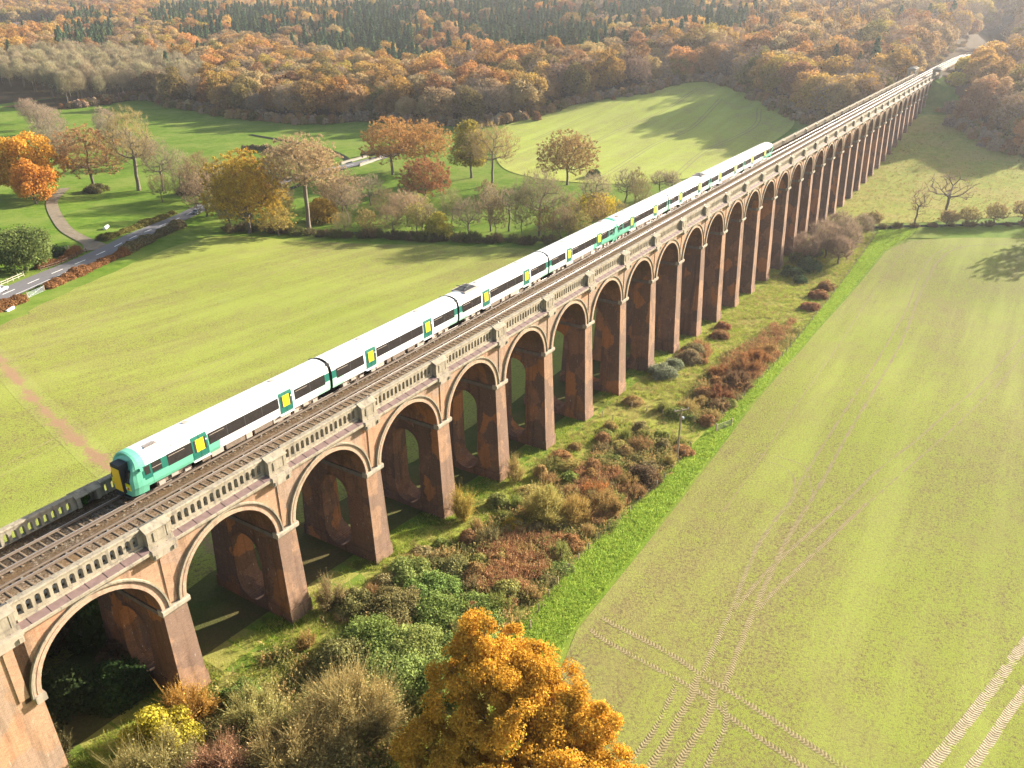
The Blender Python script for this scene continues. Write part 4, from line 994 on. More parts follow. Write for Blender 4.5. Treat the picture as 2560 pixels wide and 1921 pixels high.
M['concrete'] = simple('pale_concrete', (.30, .28, .24), .9, 0, .2, .2, 2)

def carpaint(name, c): 
    t = NT(name); k = t.bsdf(c, .28, None, .3, .6); k.inputs['Coat Weight'].default_value = .6; return t.m
def car(x, y, rz, paint, label, roofp=None, z=None):
    t = empty('parked_car' if z else 'car', (x, y, (h1(x, y)+.15) if z is None else z), rz); tag(t, label, 'car', 'cars on the road')
    L, W = 4.3, 1.75; b = MB()
    prof = [(-2.15, .38), (-2.12, .78), (-1.98, .92), (-1.35, 1.0), (1.05, .98), (1.95, .84), (2.12, .66), (2.15, .38)]
    arch = lambda cx: [(cx+.36*math.cos(a), .30+.36*math.sin(a)) for a in np.linspace(0, math.pi, 7)]
    low = [(2.15, .30)]+[p for p in arch(1.35)]+[p for p in arch(-1.35)]+[(-2.15, .30)]
    outl = prof+low
    for s in (-1, 1): b.poly([(p[0], s*W/2, p[1]) for p in outl], s == 1)
    for i in range(len(outl)):
        p, q = outl[i], outl[(i+1) % len(outl)]; b.poly([(p[0], -W/2, p[1]), (q[0], -W/2, q[1]), (q[0], W/2, q[1]), (p[0], W/2, p[1])])
    body = b.build('body', paint, t)
    g = MB(); lo = [(-1.85, .96), (1.05, .98)]; top = [(-1.35, 1.44), (.30, 1.46)]
    w0, w1 = W/2-.04, W/2-.2
    P = [(lo[0][0], -w0, lo[0][1]), (lo[1][0], -w0, lo[1][1]), (lo[1][0], w0, lo[1][1]), (lo[0][0], w0, lo[0][1]), (top[0][0], -w1, top[0][1]), (top[1][0], -w1, top[1][1]), (top[1][0], w1, top[1][1]), (top[0][0], w1, top[0][1])]
    for q in ((0,1,5,4),(1,2,6,5),(2,3,7,6),(3,0,4,7)): g.poly([P[i] for i in q])
    g.build('windows', M['glass'], t)
    r = MB(); r.box(-1.38, .33, -w1-.02, w1+.02, 1.44, 1.50)
    for s in (-1, 1):
        r.tube((-1.36, s*w1, 1.46), (-1.86, s*w0, .97), .04, n=5); r.tube((.31, s*w1, 1.46), (1.06, s*w0, .98), .035, n=5); r.tube((-.5, s*w1, 1.45), (-.45, s*w0, .98), .04, n=5)
    r.build('roof', roofp or paint, t)
    for sx in (-1.35, 1.35):
        for s in (-1, 1):
            w = MB(); w.tube((sx, s*(W/2-.2), .31), (sx, s*(W/2+.01), .31), .31, n=16); wo = w.build('wheel', M['rubber'], t); k = MB(); k.tube((sx, s*(W/2), .31), (sx, s*(W/2+.03), .31), .19, n=12); k.build('rim', M['galv'], wo)
    for s in (-1, 1):
        h = MB(); h.box(2.02, 2.16, s*.6-.18, s*.6+.18, .62, .76); h.build('headlight', M['chrome'], t)
        h = MB(); h.box(-2.16, -2.05, s*.62-.16, s*.62+.16, .68, .84); h.build('tail_light', M['red_lamp'], t)
    return t
car(150.3, 177.6, R_(29+180), carpaint('black_paint', (.03, .03, .04)), 'dark car with a pale bonnet driving on the road past the green', carpaint('silver_paint', (.6, .6, .6)))
car(66.8, 137.4, R_(30), carpaint('silver_blue_paint', (.40, .44, .50)), 'silver car at the left edge of the photo, driving on the road')
car(194, 195.2, R_(12+180), carpaint('white_car_paint', (.78, .78, .76)), 'white car half hidden behind the golden trees on the road')

def fence(name, pts, label, hgt=1.1, mat='wood', rails=(.45, .95), sp=2.4, wire=False, rail_t=.09, post=.12, cat='fence', group=None):
    P = smooth_line(pts, .5) if len(pts) > 2 else np.array([np.array(pts[0])+(np.array(pts[1])-np.array(pts[0]))*t for t in np.linspace(0, 1, 60)])
    s = np.concatenate([[0], np.cumsum(np.linalg.norm(np.diff(P, axis=0), axis=1))]); n = max(1, round(s[-1]/sp)); rng = random.Random(len(pts)*7+int(pts[0][0]))
    t = empty(name, (P[0][0], P[0][1], h1(*P[0]))); tag(t, label, cat, group); o = np.array([P[0][0], P[0][1], h1(*P[0])]); Q = []
    for i in range(n+1):
        x, y = np.interp(s[-1]*i/n, s, P[:, 0]), np.interp(s[-1]*i/n, s, P[:, 1]); Q.append(np.array([x, y, h1(x, y)])-o)
    pm_ = MB(); pm_.box(-post/2, post/2, -post/2, post/2, -.2, hgt+.08); pme = pm_.mesh('post', M[mat])
    for q in Q[:100]:
        p = obj('post', pme, t, tuple(q)); p.rotation_euler = (rng.uniform(-.04, .04), rng.uniform(-.04, .04), rng.uniform(0, 1)); p.scale = (1, 1, rng.uniform(.93, 1.06))
    for z in rails:
        m = MB()
        for a, b in zip(Q[:-1], Q[1:]):
            if wire: m.tube(a+[0, 0, z], b+[0, 0, z], .007, n=3, caps=False)
            else:
                d = b-a; L = np.linalg.norm(d[:2]); m.obox((a+b)/2+[0, 0, z], L, .04, rail_t*1.4, math.atan2(d[1], d[0]), math.atan2(d[2], L))
        m.build('wire' if wire else 'rail', M['wood_dark'] if wire else M[mat], t)
    return t
fence('post_and_rail_fence', [(82.5, 149.0), (88, 150.6), (99.5, 157.2)], 'dark post and rail fence along the red hedge beside the road junction', 1.2, 'wood_dark')
fence('post_and_rail_fence', [(68, 141.4), (77.5, 147.2)], 'pale post and rail fence beside the road at the left edge of the photo', 1.2, 'pale')
fence('post_and_rail_fence', [(99, 161.5), (95, 166), (92, 168)], 'short weathered fence behind the red hedge by the lane mouth', 1.1, 'wood')
fence('wire_fence', [(87.1, -2.0), (86.5, -6), (86.3, -11.3), (85.9, -13.5), (84.9, -17.6)], 'wire fence on thin posts running from a viaduct pier to the field strip', 1.1, 'wood', (.3, .6, .9), 2.1, True, post=.1)
fence('wire_fence', [(94.5, -17.8), (118, -18.6), (152, -17.9), (190, -17.1), (236, -16.6)], 'long wire fence between the brown scrub and the green strip, beyond the pale gate', 1.15, 'wood', (.35, .65, .95), 3.4, True, post=.11)
fence('wire_fence', [(84.6, -17.7), (70, -18.1), (54, -17.6), (42, -18.4), (33, -20.2)], 'overgrown wire fence on the near side of the pole, edging the green strip', 1.15, 'wood', (.35, .65, .95), 2.8, True, post=.11)
fence('wire_fence', [(92.8, -1.8), (93, -8), (93.2, -14), (93.4, -17.6)], 'wire fence along the far side of the green track through the viaduct', 1.1, 'wood', (.3, .6, .9), 2.6, True, post=.1)
def gate(name, a, b, label, mat, hgt=1.25):
    a = np.array([a[0], a[1], h1(*a)]); b = np.array([b[0], b[1], h1(*b)]); t = empty(name, tuple(a)); tag(t, label, 'gate'); d = b-a
    m = MB()
    for f in (0, .5, 1): m.tube(d*f+[0, 0, .15], d*f+[0, 0, hgt], .035, n=6)
    m.tube((0, 0, .2), d+[0, 0, hgt-.05], .03, n=6)
    m.build('frame', M[mat], t)
    for k in range(6):
        r = MB(); z = .18+(hgt-.2)*k/5; r.tube((0, 0, z), d+[0, 0, z], .03, n=6); r.build('bar', M[mat], t)
    for q in (a-a-d*.05, d*1.05):
        p = MB(); p.box(-.1, .1, -.1, .1, -.2, hgt+.2); p.build('post', M['wood'], t, tuple(q))
    return t
gate('field_gate', (68.4, 128.7), (73.3, 131.4), 'galvanised metal field gate beside the road in the left hedge', 'galv')
gate('field_gate', (92.6, -18.9), (95.6, -20.1), 'pale five-bar gate standing open at the edge of the green strip', 'pale', 1.3)

# pole with crossarm
t = empty('utility_pole', (79.9, -17.4, h1(79.9, -17.4))); tag(t, 'wooden utility pole with a crossarm standing in the weeds by the field strip', 'pole')
m = MB(); m.tube((0, 0, -.3), (0, 0, 8.6), .15, .11, 10); m.build('post', M['wood'], t)
m = MB(); m.obox((0, 0, 8.3), 2.3, .12, .14, R_(-38)); ca = m.build('crossarm', M['wood'], t)
ca_, sa_ = math.cos(R_(-38)), math.sin(R_(-38))
for k in (-1.05, 0.02, 1.05):
    m = MB(); m.tube((k*ca_, k*sa_, 8.37), (k*ca_, k*sa_, 8.62), .06, .04, 8); m.build('insulator', M['white_p'], ca)
m = MB(); m.tube((.16, -.1, 7.0), (.4, -.25, 7.0), .24, n=14); m.build('drum', M['galv'], t)
# trough, boards, stump
t = empty('water_trough', (118.9, 178.3, h1(118.9, 178.3)+.05), R_(38)); tag(t, 'long white water tank lying on the green beside the lane', 'water tank')
m = MB(); n = 14
for k in range(n):
    a0, a1 = 2*math.pi*k/n, 2*math.pi*(k+1)/n; r = .5
    rows = [(-1.5, .6), (-1.38, .95), (1.38, .95), (1.5, .6)]
    for (xa, sa), (xb, sb) in zip(rows[:-1], rows[1:]): m.poly([(xa, r*sa*math.cos(a0), r+r*sa*math.sin(a0)), (xb, r*sb*math.cos(a0), r+r*sb*math.sin(a0)), (xb, r*sb*math.cos(a1), r+r*sb*math.sin(a1)), (xa, r*sa*math.cos(a1), r+r*sa*math.sin(a1))])
for xa in (-1.5, 1.5): m.poly([(xa, .3*math.cos(2*math.pi*k/n), .5+.3*math.sin(2*math.pi*k/n)) for k in range(n)], xa < 0)
m.build('tank', M['white_p'], t, smooth=True)
for k in (-.9, .9): m = MB(); m.box(k-.1, k+.1, -.45, .45, 0, .16); m.build('foot', M['wood'], t)
t = empty('timber_sleeper', (61.2, 122.4, h1(61.2, 122.4)+.1), R_(33)); tag(t, 'whitewashed timber lying in the hedge bottom at the left edge', 'timber'); m = MB(); m.box(-1.3, 1.3, -.22, .22, 0, .42); m.box(-1.0, -.8, -.26, .26, -.1, .0); m.box(.8, 1.0, -.26, .26, -.1, 0); m.build('beam', M['white_p'], t)
t = empty('boundary_post', (98.2, 163.2, h1(98.2, 163.2))); tag(t, 'stubby pale post standing by the lane mouth behind the red hedge', 'post'); m = MB(); m.tube((0, 0, -.2), (0, 0, 1.15), .16, .13, 8); m.tube((0, 0, 1.15), (0, 0, 1.25), .18, .10, 8); m.build('shaft', M['pale'], t)
# road bridge parapets
for k, (a, b, lb) in enumerate([((239, 186.2), (256, 188.6), 'pale concrete parapet on the near side of the road bridge'), ((238, 195.6), (256, 197), 'pale concrete parapet on the far side of the road bridge')]):
    t = empty('bridge_parapet', (a[0], a[1], h1(*a)), math.atan2(b[1]-a[1], b[0]-a[0])); tag(t, lb, 'bridge parapet'); L = math.dist(a, b)
    m = MB(); m.box(0, L, -.15, .15, -.5, 1.0); m.build('wall', M['concrete'], t); m = MB(); m.box(-.1, L+.1, -.24, .24, 1.0, 1.12); m.build('coping', M['stone'], t)
    for x in (0, L): m = MB(); m.box(x-.3, x+.3, -.3, .3, -.5, 1.3); m.build('pillar', M['stone'], t)

def house(x, y, rz, L, W, Hh, label, wall='render', roof='slate', name='cottage', z=None):
    t = empty(name, (x, y, h1(x, y) if z is None else z), rz); tag(t, label, 'house'); rh = W*.42
    m = MB(); m.box(-L/2, L/2, -W/2, W/2, -.5, Hh)
    for s in (-1, 1): m.poly([(s*L/2, -W/2, Hh), (s*L/2, W/2, Hh), (s*L/2, 0, Hh+rh)], s < 0)
    m.build('wall', M[wall], t)
    m = MB(); e = .45
    for s in (-1, 1):
        P = [(-L/2-e, s*(W/2+e), Hh-e*.84), (L/2+e, s*(W/2+e), Hh-e*.84), (L/2+e, 0, Hh+rh+.02), (-L/2-e, 0, Hh+rh+.02)]
        m.poly(P, s > 0); m.poly([(a, b, c+.16) for a, b, c in P], s < 0)
        m.poly([P[0], P[1], (P[1][0], P[1][1], P[1][2]+.16), (P[0][0], P[0][1], P[0][2]+.16)])
        for q in (0, 1): A, B = (P[q], P[3-q]); m.poly([A, B, (B[0], B[1], B[2]+.16), (A[0], A[1], A[2]+.16)])
    r = m.build('roof', M[roof], t)
    for k in (-.38, .34): m = MB(); m.box(L*k-.4, L*k+.4, -.35, .35, Hh+rh-.8, Hh+rh+1.1); m.build('chimney', M['chim'], r)
    for s in (-1, 1):
        for fx in (-.33, 0, .33):
            for z in ((1.0, 3.6) if Hh > 4.5 else (1.0,)):
                if fx == 0 and z == 1.0:
                    m = MB(); m.box(-.5, .5, s*(W/2+.0)-.06, s*(W/2)+.06, 0, 2.1); m.build('door', M['wood_dark'], t); continue
                m = MB(); m.box(L*fx-.55, L*fx+.55, s*W/2-.05, s*W/2+.05, z, z+1.2); wd = m.build('window', M['white_p'], t); m = MB(); m.box(L*fx-.47, L*fx+.47, s*W/2-.07, s*W/2+.07, z+.08, z+1.12); m.build('pane', M['glass'], wd)
    return t
house(70.5, 157.5, R_(28), 11, 7, 4.8, 'cottage with a dark slate roof at the left edge behind the evergreen tree')
house(690, 1262, R_(20), 16, 9, 5, 'pale farmhouse with a dark roof far away at the top left, leftmost of three', name='farmhouse')
house(706, 1225, R_(60), 12, 8, 4.6, 'pale farmhouse with a dark roof far away at the top left, middle of three', name='farmhouse')
house(716, 1178, R_(5), 14, 8, 4.6, 'pale farmhouse with a dark roof far away at the top left, rightmost of three', name='farmhouse')
# clipped beech hedge behind the dark fence
def hedge(pts, hgt, w, mat, label, n=9000, leaf=.16, seed=1, name='hedge', zoff=0, gap=None):
    P = smooth_line(pts, .5); rng = np.random.default_rng(seed); d = np.gradient(P, axis=0); d /= np.linalg.norm(d, axis=1)[:, None]; nr = np.stack([-d[:, 1], d[:, 0]], 1)
    i = rng.integers(0, len(P), n); th = rng.uniform(0, np.pi, n); rr = np.sqrt(rng.uniform(.25, 1, n))
    if gap: keep = np.sin(i*gap)+np.sin(i*gap*2.7+1) > -1.1; i, th, rr = i[keep], th[keep], rr[keep]
    hv = 1+.25*np.sin(i*.13+seed)+.18*np.sin(i*.31)+.12*np.sin(i*.9); n = len(i)
    off = np.cos(th)*w/2*rr*hv; q = P[i]+nr[i]*off[:, None]+rng.normal(0, .15, (n, 2)); z = np.sin(th)*rr*hgt*hv
    V, F = leaf_quads(np.column_stack([q, H(q[:, 0], q[:, 1])+z+.05]), np.column_stack([nr[i]*np.cos(th)[:, None], np.sin(th)+.3]), leaf, rng)
    o = np.array([P[0][0], P[0][1], h1(*P[0])]); t = empty(name, tuple(o)); tag(t, label, 'hedge')
    obj('foliage', np_mesh('foliage', V-o, F, ML[mat], tint=np.repeat(rng.uniform(0, 1, n), 4)), t)
    m = MB()
    for k in range(0, len(P), 6): m.tube((P[k][0]-o[0], P[k][1]-o[1], h1(*P[k])-o[2]-.1), (P[k][0]-o[0]+rng.normal(0, .2), P[k][1]-o[1]+rng.normal(0, .2), h1(*P[k])-o[2]+hgt*.8), .04, .015, 4, False)
    m.build('stems', M['bark'], t); return t
hedge([(83, 151.3), (90, 153.4), (98.6, 158.7)], 1.9, 1.7, 'rust', 'clipped red-brown beech hedge behind the dark fence at the junction', 14000, .12, 3)
ML['bracken'] = leaf_mat('bracken', (.15, .075, .03), (.36, .20, .08), .3)
ML['scrub'] = leaf_mat('dry_scrub', (.11, .085, .045), (.27, .21, .11), .25)
hedge([(74.5, 132.6), (82, 136.5), (97, 144.3), (104, 147.3)], 1.5, 2.6, 'bracken', 'rough brown hedge of bracken between the road and the left field', 30000, .17, 5)
hedge([(104, 148), (114, 153.5), (125, 160), (136, 166.5)], 1.8, 3.0, 'scrub', 'dark overgrown hedge between the road and the left field, nearer the golden trees', 26000, .2, 6)
hedge([(40, 112), (54, 121), (66.5, 127.6)], 1.5, 2.6, 'bracken', 'rough brown hedge at the left edge on the near side of the gate', 22000, .17, 7)
hedge([(109, 165.5), (120, 170.5), (134, 177.5), (146, 184)], 1.3, 2.6, 'olive', 'low green and brown hedge along the far side of the road', 16000, .2, 8)
hedge([(236, 203), (244, 240), (243, 262)], 2.0, 2.2, 'scrub', 'dark hedge across the pasture beyond the bare trees', 9000, .4, 9)
hedge([(256, 200), (268, 196), (300, 202), (312, 200)], 2.0, 2.4, 'scrub', 'dark hedge leading to the road bridge', 8000, .45, 10)

# ------------------------------------------------------------------ scattered ground cover
def scatter_group(name, objs):
    ng = bpy.data.node_groups.new(name, 'GeometryNodeTree')
    ng.interface.new_socket('Geometry', in_out='INPUT', socket_type='NodeSocketGeometry'); ng.interface.new_socket('Geometry', in_out='OUTPUT', socket_type='NodeSocketGeometry')
    N = ng.nodes; L = ng.links; gi = N.new('NodeGroupInput'); go = N.new('NodeGroupOutput'); jn = N.new('GeometryNodeJoinGeometry')
    for o in reversed(objs):
        oi = N.new('GeometryNodeObjectInfo'); oi.inputs['Object'].default_value = o; oi.inputs['As Instance'].default_value = True; L.new(oi.outputs['Geometry'], jn.inputs[0])
    ip = N.new('GeometryNodeInstanceOnPoints'); L.new(gi.outputs[0], ip.inputs['Points']); L.new(jn.outputs[0], ip.inputs['Instance']); ip.inputs['Pick Instance'].default_value = True
    def at(nm, ty):
        a = N.new('GeometryNodeInputNamedAttribute'); a.data_type = ty; a.inputs['Name'].default_value = nm
        return [s for s in a.outputs if s.enabled][0]
    L.new(at('pick', 'INT'), ip.inputs['Instance Index']); L.new(at('size', 'FLOAT_VECTOR'), ip.inputs['Scale'])
    rt = N.new('FunctionNodeEulerToRotation'); L.new(at('turn', 'FLOAT_VECTOR'), rt.inputs[0]); L.new(rt.outputs[0], ip.inputs['Rotation'])
    L.new(ip.outputs[0], go.inputs[0]); return ng
def scatter(name, X, Y, sizes, picks, meshes, label, rng, zoff=0., squash=.15):
    src = []
    for me in meshes:
        s = bpy.data.objects.new(name+'_source', me); src.append(s)
    X = np.asarray(X); Y = np.asarray(Y); n = len(X); me = bpy.data.meshes.new(name); me.vertices.add(n)
    me.vertices.foreach_set('co', np.column_stack([X, Y, H(X, Y)+zoff+.06]).astype(np.float32).ravel())
    a = me.attributes.new('pick', 'INT', 'POINT'); a.data.foreach_set('value', np.asarray(picks, np.int32))
    a = me.attributes.new('size', 'FLOAT_VECTOR', 'POINT'); sz = np.asarray(sizes); a.data.foreach_set('vector', np.column_stack([sz, sz, sz*rng.uniform(1-squash, 1+squash, n)]).astype(np.float32).ravel())
    a = me.attributes.new('turn', 'FLOAT_VECTOR', 'POINT'); a.data.foreach_set('vector', np.column_stack([np.zeros(n), np.zeros(n), rng.uniform(0, 6.28, n)]).astype(np.float32).ravel())
    me.materials.append(meshes[0].materials[0])
    o = obj(name, me); md = o.modifiers.new('scatter', 'NODES'); md.node_group = scatter_group(name+'_scatter', src); return tag(o, label, None, None, 'stuff')
def tuft(seed, n, h, spread, mat, w=.02, lean=.5, leafy=0, leaf=.06):
    rng = np.random.default_rng(seed); b = np.column_stack([rng.normal(0, spread, (n, 2)), np.full(n, -.05)]); d = np.column_stack([rng.normal(0, lean, (n, 2)), np.full(n, 1.)]); d /= np.linalg.norm(d, axis=1)[:, None]
    e = b+d*(h*rng.uniform(.5, 1.15, n))[:, None]; m = (b+e)/2+[0, 0, h*.12]
    v, f = sticks(b, m, w, rng); v2, f2 = sticks(m, e, w*.8, rng); P = [(v, f, np.repeat(rng.uniform(0, .7, n), 4)), (v2, f2, np.repeat(rng.uniform(.3, 1, n), 4))]
    if leafy:
        k = rng.integers(0, n, leafy); q = b[k]+(e[k]-b[k])*rng.uniform(.3, 1.05, (leafy, 1))+rng.normal(0, .03, (leafy, 3)); v, f = leaf_quads(q, d[k], leaf, rng); P.append((v, f, np.repeat(rng.uniform(0, 1, leafy), 4)))
    V, F, T = join(P); return np_mesh('tuft', V, F, ML[mat], tint=T)
ML['blade'] = leaf_mat('grass_blades', (.14, .23, .022), (.40, .47, .07), .4, rnd=.3, c3=(.34, .31, .09))
ML['blade_lush'] = leaf_mat('lush_grass_blades', (.15, .26, .02), (.42, .52, .10), .4, rnd=.22)
ML['stalk'] = leaf_mat('dead_stalks', (.24, .12, .055), (.50, .29, .14), .25, rnd=.3)
ML['straw'] = leaf_mat('straw_grass', (.22, .17, .06), (.42, .34, .14), .35, rnd=.25)
rng = np.random.default_rng(11)
def pts_in(poly, n):
    P = np.array(poly); lo, hi = P.min(0), P.max(0); q = rng.uniform(lo, hi, (n*4, 2)); return q[inpoly(P, q[:, 0], q[:, 1])][:n]
def vis(x, y, mg=60):
    u, v, w = frame_px(x, y, H(x, y)); return (w > 0) & (u > -mg) & (u < 2212+mg) & (v > -200) & (v < 1660+mg*2)
def patchy(q, s, seed=0): return .5+.5*np.sin(q[:, 0]*s+seed)*np.cos(q[:, 1]*s*1.3+seed*2)+.25*np.sin(q[:, 0]*s*2.7+q[:, 1]*s*2.1)
BRACK = [[(36, -16.5), (52, -15.5), (50, -9), (44, -8), (38, -10)], [(57, -16.5), (64, -17), (72, -12), (70, -7.5), (62, -9), (57, -12)], [(100, -17.5), (132, -17.8), (140, -12), (128, -10), (108, -12)], [(136, -16), (156, -15), (150, -11), (138, -12)], [(118, -8), (128, -6), (130, -2), (120, -2)]]
q = pts_in([(-2, -27), (8, -27), (30, -19.5), (50, -17), (118, -18), (190, -16.8), (238, -16), (240, -8), (232, 2), (0, 2)], 60000); q = q[vis(q[:, 0], q[:, 1])]
track_gap = (np.abs(q[:, 0]-90) < 2.4) & (rng.uniform(0, 1, len(q)) < .85); q = q[~track_gap]
k = np.minimum(1, patchy(q, .35)+.25) > rng.uniform(0, 1, len(q)); q = q[k][:24000]
dq = np.hypot(q[:, 0]+16, q[:, 1]+50)
gt = [tuft(s, 14, .55, .16, 'blade', .022) for s in (1, 2, 3)]
scatter('rough_grass', q[:, 0], q[:, 1], rng.uniform(.5, 1.15, len(q)), rng.integers(0, 3, len(q)), gt, 'rough tussocky grass on the ground below the viaduct', rng)
q = pts_in([(30, -19), (50, -17.8), (118, -18.4), (190, -17.2), (242, -16.8), (250, -26), (238, -24.6), (222, -21.2), (195, -20.2), (150, -19.8), (100, -20.2), (66, -21.6), (38, -22.9), (32, -24)], 20000); q = q[vis(q[:, 0], q[:, 1])]
lt = [tuft(s, 15, .55, .17, 'blade_lush', .03, .7) for s in (4, 5)]
scatter('long_grass', q[:, 0], q[:, 1], rng.uniform(.5, 1.1, len(q)), rng.integers(0, 2, len(q)), lt, 'long lush grass on the strip beside the right field', rng)
Q = np.concatenate([pts_in(p, n) for p, n in zip(BRACK, (2600, 2200, 3000, 600, 300))]); bt = [tuft(s, 12, 1.25, .22, 'stalk', .022, .22, 40, .08) for s in (6, 7, 8)]
kk = patchy(Q, .6, 2) > rng.uniform(0, .7, len(Q)); Q = Q[kk]
scatter('dead_bracken', Q[:, 0], Q[:, 1], rng.uniform(.5, 1.15, len(Q)), rng.integers(0, 3, len(Q)), bt, 'rust-brown dead bracken and dock in patches along the field strip', rng)
q = np.concatenate([pts_in([(22, -18), (30, -19), (50, -17), (86, -17), (86, -9), (60, -5.5), (40, -5), (26, -6)], 5200), pts_in([(94, -17.3), (150, -17.3), (150, -12), (125, -9), (94, -11)], 2400), pts_in([(1, -16), (20, -20), (20, -2), (1, -2)], 1500)])
kk = patchy(q, .45, 4) > rng.uniform(0, .9, len(q)); q = q[kk]
ML['weeds'] = leaf_mat('tangled_weeds', (.15, .16, .05), (.40, .38, .13), .35, rnd=.3, c3=(.42, .26, .11))
wt = [tuft(s, 12, .95, .34, 'weeds', .022, .75, 90, .075) for s in (12, 13, 14)]
scatter('tangled_weeds', q[:, 0], q[:, 1], rng.uniform(.55, 1.35, len(q)), rng.integers(0, 3, len(q)), wt, 'olive and tan weeds tangled between the bushes below the viaduct', rng, squash=.3)
q = np.concatenate([pts_in([(250, 2), (248, -9), (262, -30), (280, -50), (306, -92), (340, -92), (364, -48), (390, -30), (410, -8), (380, 2)], 5000), pts_in([(1, -1), (240, -1), (240, -17), (120, -18), (50, -17), (30, -19), (1, -24)], 5200)]); q = q[vis(q[:, 0], q[:, 1])]
st = [tuft(s, 12, .7, .2, 'straw', .03, .6) for s in (9, 10)]
scatter('straw_tussocks', q[:, 0], q[:, 1], rng.uniform(.5, 1.2, len(q)), rng.integers(0, 2, len(q)), st, 'straw-coloured tussocks in the rough meadow and below the viaduct', rng)

# ------------------------------------------------------------------ trees one can point to
GOLD, ORNG, RUST, TAN, OLIV, YEL, BRN, GRY, YGR, DKG = (.50, .29, .045), (.56, .25, .05), (.36, .16, .06), (.40, .29, .14), (.27, .21, .06), (.62, .46, .06), (.28, .19, .10), (.33, .27, .17), (.40, .38, .10), (.045, .085, .025)
def T(seed, x, y, h, w, kind, colr, label, name='tree', cat='tree', nl=7000, leaf=.34, trunk='bark', s=1, **k):
    k.setdefault('shell', (.50, 1.04))
    if kind == 'sparse': nl = int(nl*1.7); w *= 1.25; k['crown_base'] = max(.03, k.get('crown_base', .2)*(.25 if k.get('crown_base', .2) < .35 else .85))
    if kind == 'bare': nl = int(nl*1.4); w *= 1.18
    if kind == 'full': w *= 1.15; k['crown_base'] = k.get('crown_base', .12)*.25
    me = tree_meshes(seed, h, w, 'any', nl=nl, leaf=leaf, kind=kind, trunk=trunk, **k); return place(name, me, x, y, label, cat, color=[min(1, c*1.22) for c in colr])
def big_oak():
    rng = np.random.default_rng(7); B = np.array([18.6, -28.6]); zb = h1(*B)
    lob = [(23.6,-22.7,-1.5,2.1),(22.2,-24.8,-2.6,2.7),(23.6,-26.6,-3.0,2.2),(22.8,-29,-3.0,2.7),(18.9,-23.2,-4.4,2.5),(20.5,-25.5,-4.0,2.6),(22.7,-32.6,-4.4,2.2),(16,-21.7,-6.2,2.0),(18.6,-28.5,-3.4,2.6),(21.2,-35.2,-6.2,1.9),(18,-32.6,-4.6,2.5),(15.4,-26.2,-5.4,2.3),(14.4,-30.8,-5.1,2.5),(17,-35.4,-6.6,2.2),(12.8,-23.9,-7.6,1.9),(24.6,-26.4,-5.4,2.2),(12,-28,-7.4,2.0),(21,-28,-6.8,3.0),(17,-26,-7.6,2.6),(18,-31,-7.8,2.8),(13.5,-34,-7.4,2.1),(15,-29,-6.3,3.0),(19.5,-34,-6.3,2.6),(10.8,-31,-8,2.4),(22,-30.6,-5.2,2.6),(15.5,-23.5,-6.6,2.4),(21.2,-22.4,-3.4,2.3),(23.9,-25.0,-2.6,2.2),(24.2,-23.5,-4.2,2.2),(13.6,-26,-6.8,2.4)]
    C = []; D = []; L = []
    for k, (x, y, z, r) in enumerate(lob):
        u = rng.normal(0, 1, (24, 3)); u /= np.linalg.norm(u, axis=1)[:, None]; u[:, 2] = np.abs(u[:, 2])*rng.choice([1, 1, -.6], 24)
        c = np.array([x-B[0], y-B[1], z-zb])+u*(1.12*r*rng.uniform(.35, 1.0, 24))[:, None]; C.append(c); D.append(u); L.append(np.full(24, k))
    C = np.concatenate(C); D = np.concatenate(D); C[:, 2] = np.maximum(C[:, 2], .8); nl = 340000; k = len(C); w = rng.uniform(.5, 1.5, k); idx = rng.choice(k, nl, p=w/w.sum()); U = rng.normal(0, 1, (nl, 3)); U /= np.linalg.norm(U, axis=1)[:, None]; fl = (U*D[idx]).sum(1) < -.25; U[fl] *= -1
    cr_ = rng.uniform(.55, 1.15, k)[idx]; P = C[idx]+U*(cr_*rng.uniform(.2, 1.12, nl)**.7)[:, None]*[1, 1, .75]+rng.normal(0, .07, (nl, 3))
    V, F = leaf_quads(P, U+[0, 0, .5], .098, rng); t = np.clip(.4*rng.uniform(0, 1, k)[idx]+.6*rng.uniform(0, 1, nl), 0, 1)
    crown = np_mesh('crown', V, F, ML['any'], tint=np.repeat(t, 4))
    N_, Pp, Cc, rad = skeleton(rng, (0, 0, -.3), (.4, .3, 3.2), list(C), .42); tv, tf = tubes(N_, Pp, Cc, np.maximum(rad, .022), 6)
    b = N_[Cc[rng.integers(0, len(Cc), 3500)]]; e = b+(b-[0, 0, 3])*.0+rng.normal(0, .45, b.shape)+[0, 0, .25]; v2, f2 = sticks(b, e, .012, rng)
    tv2 = np.concatenate([tv, v2]); trunk = np_mesh('trunk', tv2, np.concatenate([tf, f2+len(tv)]), M['bark'])
    return place('oak_tree', (crown, trunk), B[0], B[1], 'large orange-gold oak in the foreground filling the bottom centre of the photo', 'tree', color=(.70, .385, .055))
big_oak()
T(102, 134.8, 246.5, 23, 22, 'full', (.62, .36, .05), 'big golden oak at the left edge beside the farm lane', 'oak_tree', nl=12000, leaf=.42, nclump=60, crown_base=.12, clr=2.6)
T(103, 128, 232, 15, 13, 'full', ORNG, 'smaller orange tree in front of the big golden oak at the left edge', nl=7000, nclump=40, crown_base=.05)
T(104, 154.1, 239.6, 25, 24, 'sparse', (.48, .27, .13), 'wide orange-brown oak standing by the end of the farm lane', 'oak_tree', nl=13000, leaf=.5, crown_base=.22, twig=260)
T(105, 163.4, 226.9, 31, 17, 'bare', TAN, 'tallest pale bare tree right of the orange-brown oak by the lane', 'poplar_tree', nl=6500, leaf=.6, trunk='bark_midgrey', crown_base=.15, twig=300)
